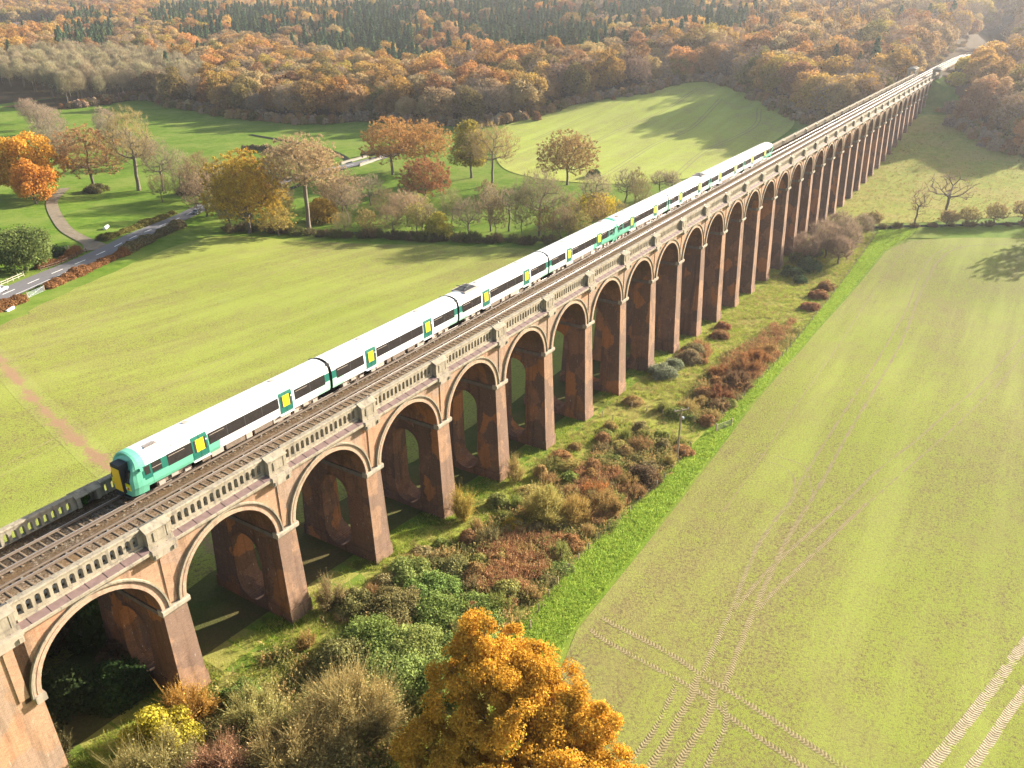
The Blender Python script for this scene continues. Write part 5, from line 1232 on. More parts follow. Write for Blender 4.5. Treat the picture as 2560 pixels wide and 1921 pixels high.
T(106, 168, 219, 20, 12, 'bare', GRY, 'slim bare tree just right of the tall pale one', nl=3600, leaf=.5, trunk='bark_midgrey', crown_base=.1, twig=200)
T(107, 174.5, 217, 15, 10, 'bare', GRY, 'low bare tree, last of the row beside the dark ditch', nl=2800, leaf=.5, trunk='bark_midgrey', crown_base=.1, twig=180)
T(108, 162.5, 189.5, 18, 13, 'bare', BRN, 'grey-brown twiggy tree left of the golden trees, above the dark car', nl=5000, leaf=.5, crown_base=.08, twig=240)
T(109, 167, 186, 14, 10, 'bare', GRY, 'second smaller twiggy tree above the dark car', nl=3600, leaf=.45, crown_base=.08, twig=160)
T(110, 142.0, 142.7, 25, 23, 'sparse', (.52, .36, .06), 'broad golden-green tree left of the tall tan tree', 'oak_tree', nl=24000, leaf=.52, nclump=60, crown_base=.08, twig=420)
T(111, 149, 149, 24, 14, 'sparse', GOLD, 'golden tree behind the broad golden-green one', nl=9000, leaf=.5, crown_base=.1, twig=260)
T(112, 154.5, 130.8, 29.5, 22, 'sparse', (.46, .31, .19), 'tall tan tree with a long bare trunk at the edge of the left field', 'ash_tree', nl=15000, leaf=.5, trunk='bark_midgrey', crown_base=.42, twig=420)
T(113, 174.8, 135.8, 16, 15, 'sparse', (.34, .25, .15), 'small brown tree with open branches right of the tall tan tree', nl=5000, leaf=.45, crown_base=.18, trunk='bark_midgrey', twig=220)
T(114, 171, 130, 12, 9, 'bare', GRY, 'thin leafless tree beside the small brown one', nl=2500, leaf=.4, crown_base=.2, twig=120)
T(190, 150, 172, 15, 13, 'sparse', (.34, .24, .15), 'low grey-brown tree beside the road, just behind the dark car', nl=4500, leaf=.45, crown_base=.03, twig=200)
T(191, 172, 176, 16, 14, 'bare', (.34, .25, .17), 'brown twiggy tree between the golden trees and the road', nl=4500, leaf=.45, crown_base=.03, twig=200)
T(192, 184, 148, 13, 13, 'sparse', (.40, .30, .14), 'straw-brown tree behind the small brown one', nl=4500, leaf=.45, crown_base=.03, twig=200)
T(193, 193, 140, 11, 11, 'bare', (.34, .26, .18), 'low twiggy tree left of the rust-red oak', nl=3500, leaf=.4, crown_base=.03, twig=160)
T(194, 145, 134, 9, 11, 'sparse', (.46, .36, .10), 'low yellow-brown bushy tree below the broad golden-green one', nl=4500, leaf=.35, crown_base=.02, twig=180)
T(116, 232.8, 163.4, 23.4, 22, 'sparse', (.50, .29, .10), 'orange oak left of the pair near the road bridge', 'oak_tree', nl=14000, leaf=.52, crown_base=.2, twig=300)
T(117, 247.2, 158, 20, 21, 'sparse', (.48, .28, .095), 'orange-brown oak right of the pair near the road bridge', 'oak_tree', nl=13000, leaf=.52, crown_base=.2, twig=300)
T(118, 204.2, 124.6, 16.5, 17, 'sparse', (.38, .205, .08), 'round rust-red oak in front of the orange pair', 'oak_tree', nl=12000, leaf=.5, crown_base=.15, twig=260)
T(119, 243.2, 132.5, 22, 13, 'full', (.33, .28, .05), 'ivy-clad golden tree beside the half-bare oak', nl=7500, leaf=.4, nclump=34, crown_base=.1)
T(120, 237.0, 118.9, 23, 20, 'bare', (.36, .25, .12), 'half-bare oak with spreading limbs in the green pasture', 'oak_tree', nl=7000, leaf=.55, crown_base=.22, trunk='bark_midgrey', twig=300)
T(121, 251.0, 94.4, 20.4, 22, 'sparse', (.38, .26, .10), 'lone round brown oak at the edge of the pale upper field', 'oak_tree', nl=14000, leaf=.5, crown_base=.16, twig=340)
T(122, 189.7, 70.2, 20, 17, 'bare', (.26, .21, .13), 'big leafless tree with forked limbs in the riverside scrub', nl=6500, leaf=.5, crown_base=.2, trunk='bark_midgrey', twig=280)
T(123, 211.0, 62.4, 9, 16, 'sparse', YEL, 'wide golden-yellow tree just left of the train', nl=9000, leaf=.45, crown_base=.02, twig=240)
T(124, 214, 64, 15, 11, 'bare', GRY, 'leafless tree rising out of the golden-yellow one left of the train', nl=3000, leaf=.5, crown_base=.3, twig=140)
T(125, 232, 62, 13, 8, 'bare', GRY, 'thin leaning bare tree behind the train, left of the twin one', nl=2000, leaf=.45, crown_base=.2, twig=110)
T(126, 250.9, 57.3, 9.5, 8, 'bare', GRY, 'small leafless tree just above the train roof', nl=2400, leaf=.4, crown_base=.25, twig=150)
T(127, 253.5, 54, 9, 6, 'bare', GRY, 'twin leafless tree touching the train roof on its right', nl=1800, leaf=.4, crown_base=.25, twig=110)
T(128, 176.7, 110.6, 11.5, 13, 'bare', (.38, .28, .17), 'pinkish twiggy tree in the riverside scrub', nl=6000, leaf=.45, crown_base=.06, twig=220)
T(129, 178.5, 88.5, 11.5, 10, 'bare', GRY, 'grey twiggy tree right of the yellow riverside bush', nl=3500, leaf=.4, crown_base=.1, twig=160)
T(130, 186.5, 85.7, 14.2, 6, 'bare', GRY, 'slender bare tree, left of two beside the river', nl=1500, leaf=.4, crown_base=.3, twig=80)
T(131, 189.5, 80.9, 14.2, 7, 'bare', GRY, 'slender bare tree, right of two beside the river', nl=1500, leaf=.4, crown_base=.3, twig=80)
T(132, 80.8, 152.5, 11.0, 13, 'full', (.16, .19, .06), 'dark evergreen tree by the cottage at the left edge', 'yew_tree', nl=14000, leaf=.26, nclump=60, crown_base=.03)
T(133, 409.2, 42.6, 20, 21, 'full', (.42, .25, .07), 'lone round brown oak standing out from the wood by the far end of the viaduct', 'oak_tree', nl=7000, leaf=.5, nclump=44, crown_base=.1)
T(134, 266.3, -31.4, 15.5, 15, 'bare', (.24, .16, .11), 'twisted dead tree in the hedge on the right', 'dead_tree', nl=600, leaf=.5, crown_base=.3, twig=70, r0=.42)
T(135, 253.0, -24.7, 12.5, 6, 'bare', (.24, .16, .11), 'slim dead tree in the hedge left of the twisted one', 'dead_tree', nl=500, leaf=.45, crown_base=.2, twig=50)
T(136, 529.0, -7.5, 11, 14, 'full', YEL, 'bright yellow tree beside the line beyond the far pavilions', nl=3500, leaf=.5)
T(137, 470.0, -9, 8, 9, 'full', (.56, .47, .06), 'bright yellow bush at the foot of the far abutment', nl=2500, leaf=.45, crown_base=.02)
T(138, 256, -64, 16, 15, 'sparse', BRN, 'brown tree in the right hedge whose shadow falls on the right field', nl=8000, leaf=.5, crown_base=.1)
T(139, 385, -46, 13, 15, 'sparse', (.30, .27, .09), 'rounded olive-green tree at the edge of the meadow on the right', nl=8000, leaf=.45, crown_base=.03, twig=260)
for i, (x, y, h_, w_) in enumerate([(190, 330, 16, 14), (206, 352, 17, 14), (215, 322, 14, 12), (231, 348, 15, 12), (180, 302, 15, 13), (222, 385, 15, 13), (205, 295, 12, 11), (238, 430, 14, 12), (228, 405, 14, 12), (196, 268, 12, 11)]):
    T(140+i, x, y, h_, w_, 'bare', (.36, .27, .20) if i % 2 else (.30, .24, .17), '%s grey-brown bare tree behind the golden oak at the left' % ['leftmost', 'second from the left', 'third from the left', 'fourth from the left', 'nearest', 'fifth from the left', 'lowest', 'farthest', 'second farthest', 'rightmost'][i], 'bare_tree', nl=4200, leaf=.55, crown_base=.06, twig=150)['group'] = 'bare trees behind the golden oak'
for i, (x, y, h_, w_) in enumerate([(201, -5, 9, 8), (208, -9, 10, 8), (214, -13, 9, 8), (205, -13, 8, 7), (221, -11, 9, 8), (229, -7, 8, 7), (233, -13, 7, 7), (216, -6, 9, 8)]):
    T(160+i, x, y, h_, w_, 'bare', (.27, .20, .14), '%s brown twiggy tree of the clump where the hedge meets the viaduct' % ['nearest', 'second nearest', 'third', 'right-hand', 'tallest', 'farthest', 'lowest', 'middle'][i], 'bare_tree', nl=4200, leaf=.4, crown_base=.05, twig=130)['group'] = 'twiggy trees by the viaduct'
for i, (x, y, h_, w_) in enumerate([(262, -38, 6, 6), (268, -45, 7, 6), (276, -52, 7, 7), (272, -60, 8, 8), (282, -66, 8, 8), (246, -14, 5, 5), (259, -33, 5, 5)]):
    T(175+i, x, y, h_, w_, 'sparse', (.36, .27, .12), '%s small straw-brown tree in the hedge below the meadow on the right' % ['fourth', 'fifth', 'sixth', 'seventh', 'rightmost', 'leftmost', 'third'][i], 'hedgerow_tree', nl=3000, leaf=.35, crown_base=.03, twig=120)['group'] = 'small trees in the right hedge'

# shrubs
def S(seed, x, y, h, w, col_, kind, label, nl=3500, leaf=.13, name='shrub', stems=22, cat='shrub', group=None):
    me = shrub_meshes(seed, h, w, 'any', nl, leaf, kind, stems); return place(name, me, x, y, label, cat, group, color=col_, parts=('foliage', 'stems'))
BR = (.25, .33, .09)
for i, (x, y, h_, w_) in enumerate([(24.7, -8.7, 2.2, 6), (35.5, -4.6, 1.7, 5), (29.5, -7.5, 2.0, 6), (31.5, -11.5, 1.8, 6), (26, -13, 2.3, 6), (21.5, -8.5, 2.2, 5), (34.5, -8.5, 1.7, 5.5), (22.5, -13.5, 2.4, 6), (38.5, -7.5, 1.3, 4.5), (33.5, -14.5, 1.5, 6), (29, -17, 1.7, 6), (28, -3.6, 1.5, 4), (24, -17, 2, 6)]):
    S(200+i, x, y, h_*1.15, w_*1.15, (BR, (.30, .36, .11), (.27, .25, .10))[i % 3], 'leafy', '%s mound of the green bramble thicket between the orange oak and the viaduct' % ['central', 'uppermost', 'upper middle', 'right-hand', 'lower middle', 'left-hand', 'upper right', 'lowest left', 'small top right', 'brownish right', 'lowest right', 'pier-side', 'hidden lowest'][i], 15000, .115, 'bramble', 34, 'bramble', 'bramble thicket')
S(220, 6.5, -3.5, 4.6, 6.2, (.52, .42, .06), 'leafy', 'yellow-green hazel under the nearest arch', 14000, .12, 'hazel_bush', 30)
S(221, 9.6, -2.6, 4.0, 4.2, (.52, .27, .08), 'twiggy', 'orange-tipped bush leaning on the nearest pier', 4500, .16)
S(222, 3.6, -6.8, 5.2, 7.5, (.36, .32, .13), 'twiggy', 'olive twiggy bush in front of the nearest arch at the bottom left', 11000, .17, stems=40)
S(223, 6.6, -10.2, 4.2, 6, (.44, .26, .15), 'twiggy', 'pinkish-brown bush at the bottom edge left of centre', 10000, .17, stems=40)
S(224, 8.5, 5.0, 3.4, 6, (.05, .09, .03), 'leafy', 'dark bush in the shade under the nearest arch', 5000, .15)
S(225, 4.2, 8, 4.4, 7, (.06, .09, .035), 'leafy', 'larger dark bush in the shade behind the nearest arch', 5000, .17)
S(226, 11.6, -8.2, 4.0, 6.4, (.44, .38, .15), 'twiggy', 'rounded olive-brown bush below the second pier', 11000, .16, stems=40)
S(227, 15.8, -15.0, 6.0, 8.5, (.48, .35, .16), 'twiggy', 'tall brown twiggy bush left of the orange oak', 14000, .17, stems=50)
S(228, 11.0, -13.6, 5.2, 7.2, (.46, .36, .15), 'twiggy', 'brown twiggy bush at the bottom edge between olive bush and orange oak', 11000, .17, stems=44)
S(229, 13.8, -10.8, 2.2, 4.0, (.12, .22, .04), 'leafy', 'low green bush between the two brown twiggy ones', 5500, .12)
S(230, 13.4, -4.3, 2.2, 3.6, (.18, .25, .06), 'leafy', 'low green bush at the foot of the second pier', 5000, .12)
S(231, 26.9, -1.7, 3.8, 2.8, (.36, .28, .14), 'twiggy', 'thin brown sapling clump against the third pier', 2500, .13, stems=16)
S(232, 48.9, -2.2, 4.6, 3.0, (.52, .42, .10), 'twiggy', 'yellow-leaved sapling clump at the foot of the fifth pier', 3000, .14, stems=16)
S(233, 61.0, -1.9, 3.8, 2.8, (.46, .34, .14), 'twiggy', 'pale straw sapling clump at the foot of the sixth pier', 2200, .13, stems=14)
S(234, 54.0, -10.4, 4.8, 5.2, (.50, .43, .14), 'twiggy', 'tall yellow-olive willow bush in the bracken', 11000, .15, stems=50)
S(235, 56.6, -13.4, 3.6, 4.0, (.52, .38, .12), 'twiggy', 'smaller golden-olive bush beside the tall yellow-olive one', 6000, .14, stems=34)
S(236, 50.5, -8.2, 1.6, 3.0, (.60, .42, .07), 'leafy', 'low golden bush left of the tall yellow-olive one', 3500, .12)
S(237, 60.8, -15.6, 3.2, 4.4, (.46, .33, .12), 'twiggy', 'golden-brown bush beside the overgrown fence', 7000, .14, stems=34)
S(238, 64.0, -12.6, 2.2, 4.4, (.54, .26, .09), 'twiggy', 'orange-brown low bush in the bracken', 6500, .14, stems=30)
S(239, 71.3, -15.9, 2.3, 5.6, (.17, .125, .07), 'leafy', 'dark brown bramble mound by the utility pole', 10000, .11, stems=34)
S(240, 76.0, -13.0, 1.3, 3.4, (.24, .22, .09), 'leafy', 'small dull mound near the utility pole', 3500, .10)
for i, (x, y, w_) in enumerate([(108.5, -3.2, 5.5), (113, -3.6, 4.5), (118.2, -4.6, 5.5), (123, -3.6, 5), (135.5, -4.5, 4.5), (142, -3.2, 3.6)]):
    S(250+i, x, y, w_*.42, w_, ((.27, .30, .20), (.30, .32, .20), (.34, .28, .15), (.30, .27, .13), (.40, .24, .11), (.40, .22, .10))[i], 'leafy', '%s grey-green bramble mound along the pier feet' % ['nearest', 'second nearest', 'third nearest', 'fourth nearest', 'second farthest', 'farthest'][i], 6000, .12, 'bramble', 26, 'bramble', 'bramble mounds along the pier feet')
for i, (x, y, w_, h_) in enumerate([(105, -15, 6, 2.4), (111, -15.6, 7, 3), (118, -15.2, 7, 3.2), (124.5, -15.4, 6, 2.8), (131, -15.6, 5, 2.2), (101, -16.4, 4, 1.6), (114, -12, 5, 2.2)]):
    S(260+i, x, y, h_, w_, ((.33, .17, .08), (.25, .16, .09), (.36, .19, .08), (.40, .19, .08), (.40, .24, .10), (.36, .26, .12), (.44, .22, .09))[i], 'twiggy', '%s bush of the rust-brown thicket beside the green strip' % ['second nearest', 'darkest', 'tallest', 'reddest', 'farthest', 'nearest', 'inner'][i], 7500, .15, 'shrub', 34, 'shrub', 'rust-brown thicket beside the strip')
for i, (x, y, w_, h_) in enumerate([(190, -5, 6, 2.8), (197, -7.5, 7, 3.4), (203, -4, 7, 3.6), (210, -5, 6, 3), (186, -8, 4, 1.8), (176, -14.8, 5, 2), (166, -15.5, 5, 1.6), (184, -15, 5, 2.2)]):
    S(270+i, x, y, h_, w_, (.13, .19, .09) if i < 5 else (.36, .21, .10), 'leafy', '%s bush below the twiggy trees beside the viaduct' % ['nearer grey-green', 'largest grey-green', 'rear grey-green', 'farthest grey-green', 'smallest grey-green', 'middle brown', 'nearest brown', 'farthest brown'][i], 5000, .17, 'shrub', 26, 'shrub', 'bushes below the twiggy trees')
S(290, 166.2, 136.0, 8.0, 10.5, (.62, .46, .07), 'leafy', 'golden-yellow bush between the tall tan tree and the small brown one', 9000, .26, 'shrub', 40)
S(291, 170.7, 93.4, 8.0, 8.5, (.62, .52, .09), 'leafy', 'bright yellow bush at the edge of the left field', 8000, .24, 'shrub', 40)
S(292, 93.5, 161.2, 2.4, 7, (.04, .07, .03), 'leafy', 'dark low bush beside the lane mouth', 4500, .15)
S(293, 153.2, 237.2, 3.2, 9, (.16, .15, .06), 'leafy', 'ivy and bramble round the foot of the oak by the lane', 4500, .22)
S(294, 170, 207, 4.5, 9, (.035, .03, .025), 'leafy', 'very dark bush in the hollow left of the dark car', 4500, .25)
S(295, 268, 92, 3, 6, (.07, .10, .04), 'leafy', 'small dark bush at the foot of the lone round oak', 2500, .25)
S(296, 12.2, 9.6, .9, 1.3, (.07, .14, .03), 'leafy', 'ivy growing in the nearest far-side refuge of the viaduct', 1800, .06, 'ivy', 10, 'ivy')
bpy.data.objects[[o.name for o in bpy.data.objects if o.name.startswith('ivy')][0]].location.z = 6.98
xt = [(143,152,9,8),(147,158,11,9),(156,118,7,7),(160,112,8,7),(164,106,9,8),(168,100,10,8),(172,99,9,8),(181,80,9,7),(183,72,11,8),(186,66,8,7),(185,60,8,8),(188,56,7,7),(193,62,10,8),(195,92,10,9),(183,98,9,8),(199,56,9,8),(178,120,10,10),(184,112,9,9),(160,196,10,9),(168,198,11,10),(178,197,12,10),(186,200,10,9),(156,203,9,8),(206,203,9,9),(222,201,8,8),(236,60,9,7),(228,54,8,7),(158,146,10,9),(163,152,11,10),(150,166,9,9),(157,171,8,9),(168,162,10,10),(204,50,7,7),(176,104,8,8)]
xm = [tree_meshes(330+i, 10, 9, 'any', nl=3600, leaf=.40, kind='sparse' if i % 2 else 'bare', twig=130, crown_base=.05, trunk='bark_midgrey', r0=.16) for i in range(4)]
xc = [(.32, .26, .14), (.36, .28, .14), (.30, .27, .12), (.42, .31, .12), (.30, .23, .12), (.42, .37, .12)]
rx_ = np.random.default_rng(9); xo = np.argsort([frame_px(a, b, -15)[0] for a, b, c, d in xt])
for n_, i in enumerate(xo):
    x, y, hh_, ww_ = xt[i]; place('riverside_tree', xm[i % 4], x, y, '%s from the left of the small twiggy trees growing along the river' % ['first', 'second', 'third', 'fourth', 'fifth', 'sixth', 'seventh', 'eighth', 'ninth', 'tenth', 'eleventh', 'twelfth', 'thirteenth', 'fourteenth', 'fifteenth', 'sixteenth', 'seventeenth', 'eighteenth', 'nineteenth', 'twentieth', 'twenty-first', 'twenty-second', 'twenty-third', 'twenty-fourth', 'twenty-fifth', 'twenty-sixth', 'twenty-seventh', 'twenty-eighth', 'twenty-ninth', 'thirtieth', 'thirty-first', 'thirty-second', 'thirty-third', 'thirty-fourth', 'thirty-fifth'][n_], 'tree', 'small twiggy trees along the river', s=ww_/8., sz=hh_/10.*(1.45 if x > 175 and y < 100 else 1.1), rz=rx_.uniform(0, 6), color=xc[i % 6])
ords = ['first', 'second', 'third', 'fourth', 'fifth', 'sixth', 'seventh', 'eighth', 'ninth', 'tenth', 'eleventh', 'twelfth', 'thirteenth', 'fourteenth', 'fifteenth', 'sixteenth', 'seventeenth', 'eighteenth', 'nineteenth', 'twentieth']
def ordw(n):
    if n < 20: return ords[n]
    n += 1; tens = {2: 'twenty', 3: 'thirty', 4: 'forty', 5: 'fifty', 6: 'sixty', 7: 'seventy', 8: 'eighty', 9: 'ninety'}
    if n >= 100: h_, r = divmod(n, 100); base = ['', 'one hundred', 'two hundred', 'three hundred', 'four hundred'][h_]; return base+('th' if r == 0 else ' and '+ordw(r-1))
    t_, u_ = divmod(n, 10); return tens[t_][:-1]+'ieth' if u_ == 0 else tens[t_]+'-'+ords[u_-1]
em = [shrub_meshes(600+i, 2.2, 3.6, 'any', 4200, .12, kd, 30) for i, kd in enumerate(('twiggy', 'leafy', 'twiggy', 'leafy'))]
rz_ = np.random.default_rng(21); ex = []
for _ in range(2500):
    x, y = rz_.uniform(20, 112), rz_.uniform(-17.2, -3.5)
    if abs(x-90) < 4 or (y > -8 and x > 40 and rz_.uniform() < .75) or (x > 95 and y > -12): continue
    if (x > 72 and x < 84 and rz_.uniform() < .6): continue
    if all((x-a)**2+(y-b)**2 > 5.5 for a, b in ex): ex.append((x, y))
ex = ex[:125]; ex.sort(key=lambda p: frame_px(p[0], p[1], -12)[0])
EC = [(.46, .29, .12), (.34, .35, .11), (.50, .37, .15), (.28, .33, .09), (.42, .27, .12), (.54, .44, .16), (.36, .29, .14)]
for i, (x, y) in enumerate(ex):
    place('rough_bush', em[i % 4], x, y, '%s from the left of the tangled bushes below the viaduct' % ordw(i), 'shrub', 'small tangled bushes below the viaduct', s=rz_.uniform(.55, 1.15), sz=rz_.uniform(.4, .95), rz=rz_.uniform(0, 6), color=EC[(i*5+i//3) % 7], parts=('foliage', 'stems'))
for i, (x, y, s_) in enumerate([(-8, 13, 1.6), (-3, 16, 1.8), (2, 13.5, 1.7), (7, 15.5, 1.9), (12, 13.5, 1.6), (17, 16, 1.5), (-2, 21, 1.9), (5, 21, 1.9), (12, 20, 1.8), (1, 3, 1.2), (-1, 8, 1.4), (10.5, 8.5, .9)]):  # leaf colours set dark to deepen the shade through the arch
    place('shade_dark_bush', em[(i % 2)*2+1 if i % 3 else 0], x, y, '%s bush coloured dark for the shade behind the nearest arch, counted from the viaduct' % ordw(i), 'shrub', 'dark bushes behind the nearest arch', s=s_*1.25, rz=i*1.3, color=[(.10, .085, .04), (.07, .10, .03), (.13, .09, .05)][i % 3], parts=('foliage', 'stems'))
riv = smooth_line([(140, 150), (146, 142), (152, 124), (161, 104.5), (171, 87), (181, 64), (184, 45), (186, 30)], 3.0)
sv = [shrub_meshes(300+i, 2.6, 6.5, 'any', 4200, .22, 'twiggy', 30) for i in range(3)]
rr_ = np.random.default_rng(5)
for i, p in enumerate(riv):
    c_ = [(.20, .16, .08), (.15, .13, .06), (.26, .19, .10), (.17, .18, .06)][i % 4]
    place('scrub_bush', sv[i % 3], p[0]+rr_.normal(0, 1), p[1]+rr_.normal(0, 1), '%s dark scrub bush from the left along the river bank behind the left field' % ordw(i), 'shrub', 'scrub bushes along the river', s=rr_.uniform(.7, 1.25), rz=rr_.uniform(0, 6), color=c_, parts=('foliage', 'stems'))
rv2 = smooth_line([(238, -9), (246, -17), (258, -34), (270, -53), (280, -68)], 4.5)
for i, p in enumerate(rv2):
    place('scrub_bush', sv[i % 3], p[0], p[1], '%s brown scrub bush from the left in the hedge bottom on the right' % ordw(i), 'shrub', 'scrub bushes in the right hedge', s=rr_.uniform(.5, .8), rz=rr_.uniform(0, 6), color=(.22, .17, .08), parts=('foliage', 'stems'))
# scrub on the embankment slopes past the far abutment
k = 0
for x in np.arange(470, 720, 11):
    for side in (-1, 1):
        y = 5+float(bend(x))+side*rr_.uniform(9, 13); place('scrub_bush', sv[k % 3], x+rr_.uniform(-3, 3), y, '%s scrub bush on the %s slope of the embankment beyond the viaduct' % (ordw(k//2), 'right' if side < 0 else 'left'), 'shrub', 'scrub bushes on the embankment', s=rr_.uniform(.7, 1.2), rz=rr_.uniform(0, 6), color=[(.32, .24, .14), (.26, .22, .10), (.40, .26, .12)][k % 3], parts=('foliage', 'stems')); k += 1

# ------------------------------------------------------------------ the woods
FOREST = [(420, 5), (404, 12), (395, 42), (437, 79), (477, 112), (474, 138), (436, 148), (413, 166), (388, 180), (349, 191), (337, 215), (335, 266), (320, 284), (312, 323), (326, 405), (335, 468), (285, 468), (302, 520), (308, 560), (312, 620), (250, 650), (100, 700), (-200, 1000), (-400, 4200), (4200, 4200), (4200, -2500), (345, -1500), (344, -96), (354, -78), (368, -50), (391, -32), (426, -16)]
CLEAR = [(600, 1060), (640, 1060), (745, 1215), (770, 1330), (700, 1345), (600, 1160)]
POP = [(285, 468), (335, 470), (345, 420), (400, 480), (450, 600), (430, 700), (366, 700), (310, 610), (302, 540)]
CON = [[(432, 722), (463, 683), (725, 1073), (806, 1303)], [(540, 690), (624, 600), (761, 690), (1000, 1325), (694, 949)], [(486, 488), (525, 450), (640, 480), (642, 632)], [(560, 500), (488, 375), (498, 281), (522, 190), (640, 150), (690, 120), (850, 200), (1150, 380), (1100, 900), (877, 900)]]
LARCH = [(566, 150), (600, 40), (700, 30), (860, 150), (760, 210), (690, 160)]
def jitter_grid(x0, x1, y0, y1, sp, rg):
    X, Y = np.meshgrid(np.arange(x0, x1, sp), np.arange(y0, y1, sp)); X = X+(np.arange(X.shape[0])[:, None] % 2)*sp/2
    X = (X+rg.uniform(-.38, .38, X.shape)*sp).ravel(); Y = (Y+rg.uniform(-.38, .38, Y.shape)*sp).ravel(); return X, Y
rg = np.random.default_rng(77)
def visible(X, Y, top=16, mg=90):
    u, v, w = frame_px(X, Y, H(X, Y)+top); return (w > 0) & (u > -mg) & (u < 2212+mg) & (v > -60) & (v < 1700)
def base_mask(X, Y): 
    return inpoly(FOREST, X, Y) & ~inpoly(CLEAR, X, Y) & ~((np.abs(Y-1-bend(X)) < 18.5) & (X < 850) & (X > 0)) & visible(X, Y)
X, Y = jitter_grid(250, 1700, -700, 2300, 11.2, rg); k = base_mask(X, Y); X, Y = X[k], Y[k]
con = np.zeros(len(X), bool)
for p in CON: con |= inpoly(p, X, Y)
# a few strays of each kind on the far side of the edge
ns = np.sin(X/37+1)*np.sin(Y/29)+.6*np.sin(X/13+Y/17)
con = (con & (ns > -.62)) | ((~con) & (ns > 1.28) & (np.hypot(X, Y) > 480))
lar = inpoly(LARCH, X, Y) & (rg.uniform(0, 1, len(X)) < .8); con &= ~lar
pop = inpoly(POP, X, Y) | ((X < 320) & (Y > 600))
dist = np.hypot(X-CAM[0], Y-CAM[1])
# species meshes
SP = {}
def spv(nm, mat, kind, n, **k): SP[nm] = [tree_meshes(400+hash(nm) % 1 + 13*i+len(nm)*31, k.get('h', 19), k.get('w', 17.5), mat, nl=k.get('nl', 5200), leaf=k.get('leaf', .45), kind=kind, nclump=k.get('nc', 30), crown_base=k.get('cb', .05), clr=k.get('clr', 2.7), shell=(.6, 1.02), twig=k.get('tw', 90), r0=.3, trunk=k.get('trunk', 'bark')) for i in range(n)]
spv('rusty', 'rust', 'full', 3); spv('tan', 'tan', 'full', 2, leaf=.4, nl=5600); spv('orange', 'orange', 'full', 2); spv('golden', 'gold', 'full', 1); spv('olive', 'olive', 'full', 2)
spv('grey-brown', 'grey', 'sparse', 2, nl=3600, leaf=.62, tw=120); spv('leafless', 'beige', 'bare', 2, nl=3600, leaf=.8, h=20, w=10, cb=.2, tw=110, trunk='bark_midgrey')
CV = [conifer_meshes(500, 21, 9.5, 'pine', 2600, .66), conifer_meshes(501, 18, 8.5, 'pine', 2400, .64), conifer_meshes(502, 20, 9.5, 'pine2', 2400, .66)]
LV = [conifer_meshes(510, 18, 8.5, 'larch', 2200, .55), conifer_meshes(511, 16, 8, 'larch', 2000, .55)]
names = ['rusty', 'tan', 'orange', 'golden', 'olive', 'grey-brown']
field = np.sin(X/61)*np.cos(Y/47)+.5*np.sin(X/23+Y/31)
u_ = rg.uniform(0, 1, len(X)); far_right = Y < 60
spec = np.where(u_ < .34, 1, np.where(u_ < .58, 0, np.where(u_ < .73, 2, np.where(u_ < .82, 4, np.where(u_ < .90, 3, 5)))))
spec = np.where((field > .55) & (u_ < .55), 2, spec); spec = np.where((field < -.9) & (u_ < .4), 5, spec)
spec = np.where(far_right & (u_ < .3) & (Y > -400), 5, spec)
broad = ~con & ~lar & ~pop
def emit(mask, catname, nm, label_f, nmax, pick, group, zs=(.7, 1.2), cat='tree'):
    idx = np.where(mask)[0]; idx = idx[np.argsort(dist[idx])]; ind, rest = idx[:nmax], idx[nmax:]
    if len(ind):
        u, v, w = frame_px(X[ind], Y[ind], H(X[ind], Y[ind])+8)
        rows = np.minimum(4, (np.arange(len(ind))*5//max(1, len(ind)))); rown = ['nearest', 'second nearest', 'middle', 'second farthest', 'farthest']
        for r in range(5):
            sel = np.where(rows == r)[0]; sel = sel[np.argsort(u[sel])]
            for o_, q_ in enumerate(sel):
                i = ind[q_]; me, colr = pick(i); s = rg.uniform(*zs)
                place(nm, me, X[i], Y[i], label_f(colr, ordw(o_), rown[r]), cat, group, s=s, rz=rg.uniform(0, 6.28))
    return rest
spec_i = lambda i: (SP[names[spec[i]]][i % len(SP[names[spec[i]]])], names[spec[i]])
rb = emit(broad, 'tree', 'broadleaf_tree', lambda c, o, r: '%s autumn tree, %s from the left in the %s row of the wood' % (c, o, r), 262, spec_i, 'autumn trees of the wood')
rc = emit(con, 'tree', 'conifer_tree', lambda c, o, r: 'dark green conifer, %s from the left in the %s row of the evergreens' % (o, r), 290, lambda i: (CV[i % 3], ''), 'evergreen conifers behind the wood', (.75, 1.25), 'conifer')
rp = emit(pop, 'tree', 'bare_tree', lambda c, o, r: 'pale leafless tree, %s from the left in the %s row of the bare wood' % (o, r), 285, lambda i: (SP['leafless'][i % 2], ''), 'pale leafless trees of the left wood', (.8, 1.2), 'bare tree')
rl = emit(lar, 'tree', 'larch_tree', lambda c, o, r: 'yellow-orange larch, %s from the left in the %s row of the larches' % (o, r), 290, lambda i: (LV[i % 2], ''), 'yellow-orange larches beyond the upper field', (.75, 1.2), 'larch')
bl = smooth_line([(405, 10), (402, 20), (395, 42), (437, 79), (474, 112), (471, 138), (436, 145), (412, 163), (388, 177), (348, 188), (335, 215), (333, 266), (317, 283), (309, 323), (322, 405), (333, 466), (283, 464)], 1.6); bl = np.concatenate([bl, smooth_line([(430, -14), (391, -30), (367, -48), (353, -78), (343, -98)], 1.6)])
bl = np.repeat(bl, 3, 0)+rg.normal(0, 2.6, (len(bl)*3, 2))+[1.5, 1]
us = [shrub_meshes(350+i, 3.4, 4.6, mt, 1100, .3, 'leafy', 14)[0] for i, mt in enumerate(('olive', 'grey', 'tan', 'rust'))]
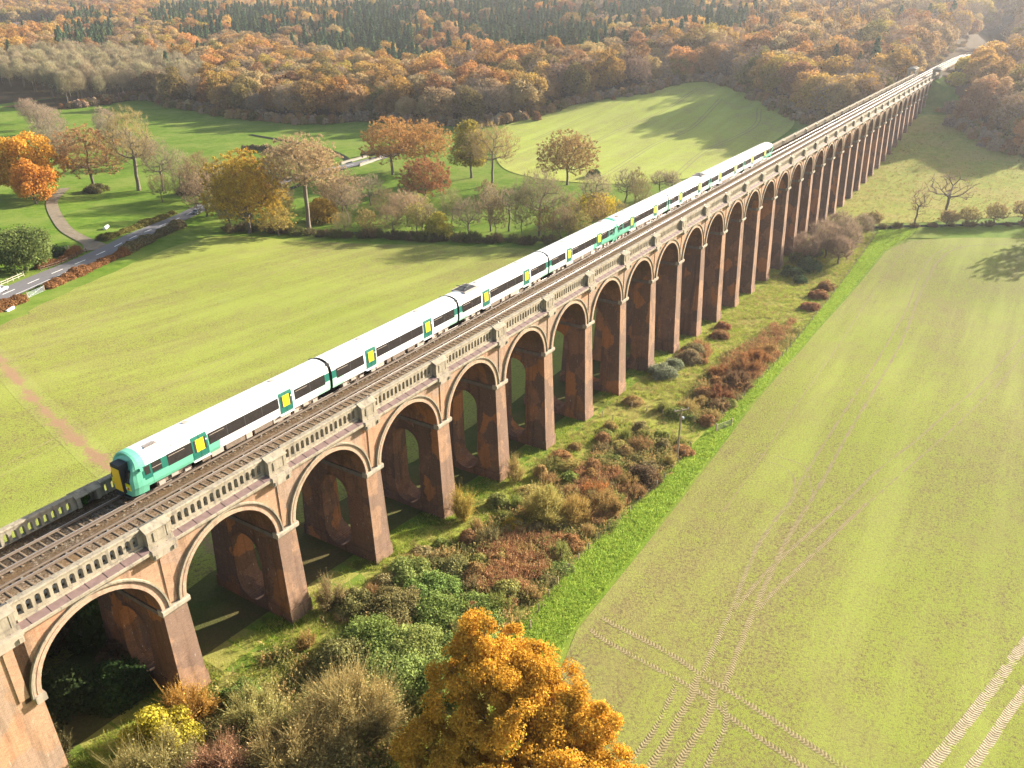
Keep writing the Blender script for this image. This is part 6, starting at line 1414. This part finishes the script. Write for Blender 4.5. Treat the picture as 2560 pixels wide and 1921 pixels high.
scatter('undergrowth', bl[:, 0], bl[:, 1], rg.uniform(.5, 1.5, len(bl)), rg.integers(0, 4, len(bl)), us, 'brown undergrowth filling the foot of the wood edge', rg)
# everything farther off reads as one mass: a wood of the same trees
allm = [SP[n_][j][0] for n_ in names for j in range(len(SP[n_]))]; off = {}; a_ = 0
for n_ in names: off[n_] = a_; a_ += len(SP[n_])
def wood(nm, I, meshes, pk, label):
    if len(I): scatter(nm, X[I], Y[I], rg.uniform(.8, 1.25, len(I)), pk, meshes, label, rg)
wood('distant_woodland', rb, allm, [off[names[spec[i]]]+i % len(SP[names[spec[i]]]) for i in rb], 'mass of autumn-coloured trees filling the slopes behind the nearer wood')
wood('distant_conifers', rc, [c[0] for c in CV], [i % 3 for i in rc], 'mass of dark green conifers behind the autumn wood')
wood('distant_bare_woodland', rp, [c[0] for c in SP['leafless']], [i % 2 for i in rp], 'mass of pale leafless trees at the far left')
wood('distant_larches', rl, [c[0] for c in LV], [i % 2 for i in rl], 'mass of yellow-orange larches on the far slope')
X, Y = jitter_grid(250, 4300, -1500, 4300, 15, rg); k = inpoly(FOREST, X, Y) & visible(X, Y) & ((X > 1680) | (Y > 2280) | (Y < -690)); X, Y = X[k], Y[k]
fr = np.sin(X/210)*np.cos(Y/170) < .1; open_f = (np.sin(X/160+2)*np.sin(Y/190+1) > .72); X, Y = X[~open_f], Y[~open_f]
if len(X): scatter('horizon_woodland', X, Y, rg.uniform(1.1, 1.7, len(X)), rg.integers(0, len(allm), len(X)), allm, 'hazy woods on the far hills along the top of the photo', rg)
print('forest', int(broad.sum()), int(con.sum()), int(pop.sum()), int(lar.sum()), len(X), 'script', round(time.time()-T0, 1))

# ------------------------------------------------------------------ haze
hz = NT('haze_air'); pv = hz.n('ShaderNodeVolumePrincipled'); pv.inputs['Color'].default_value = (.92, .93, 1.0, 1); pv.inputs['Density'].default_value = HAZE_D; pv.inputs['Anisotropy'].default_value = .45; hz.l(pv.outputs[0], hz.out.inputs['Volume'])
m = MB(); m.box(-2600, 9100, -4100, 8100, -40, 200); hb = m.build('haze', hz.m); tag(hb, 'thin pale autumn haze that fades the far woods', None, None, 'stuff')
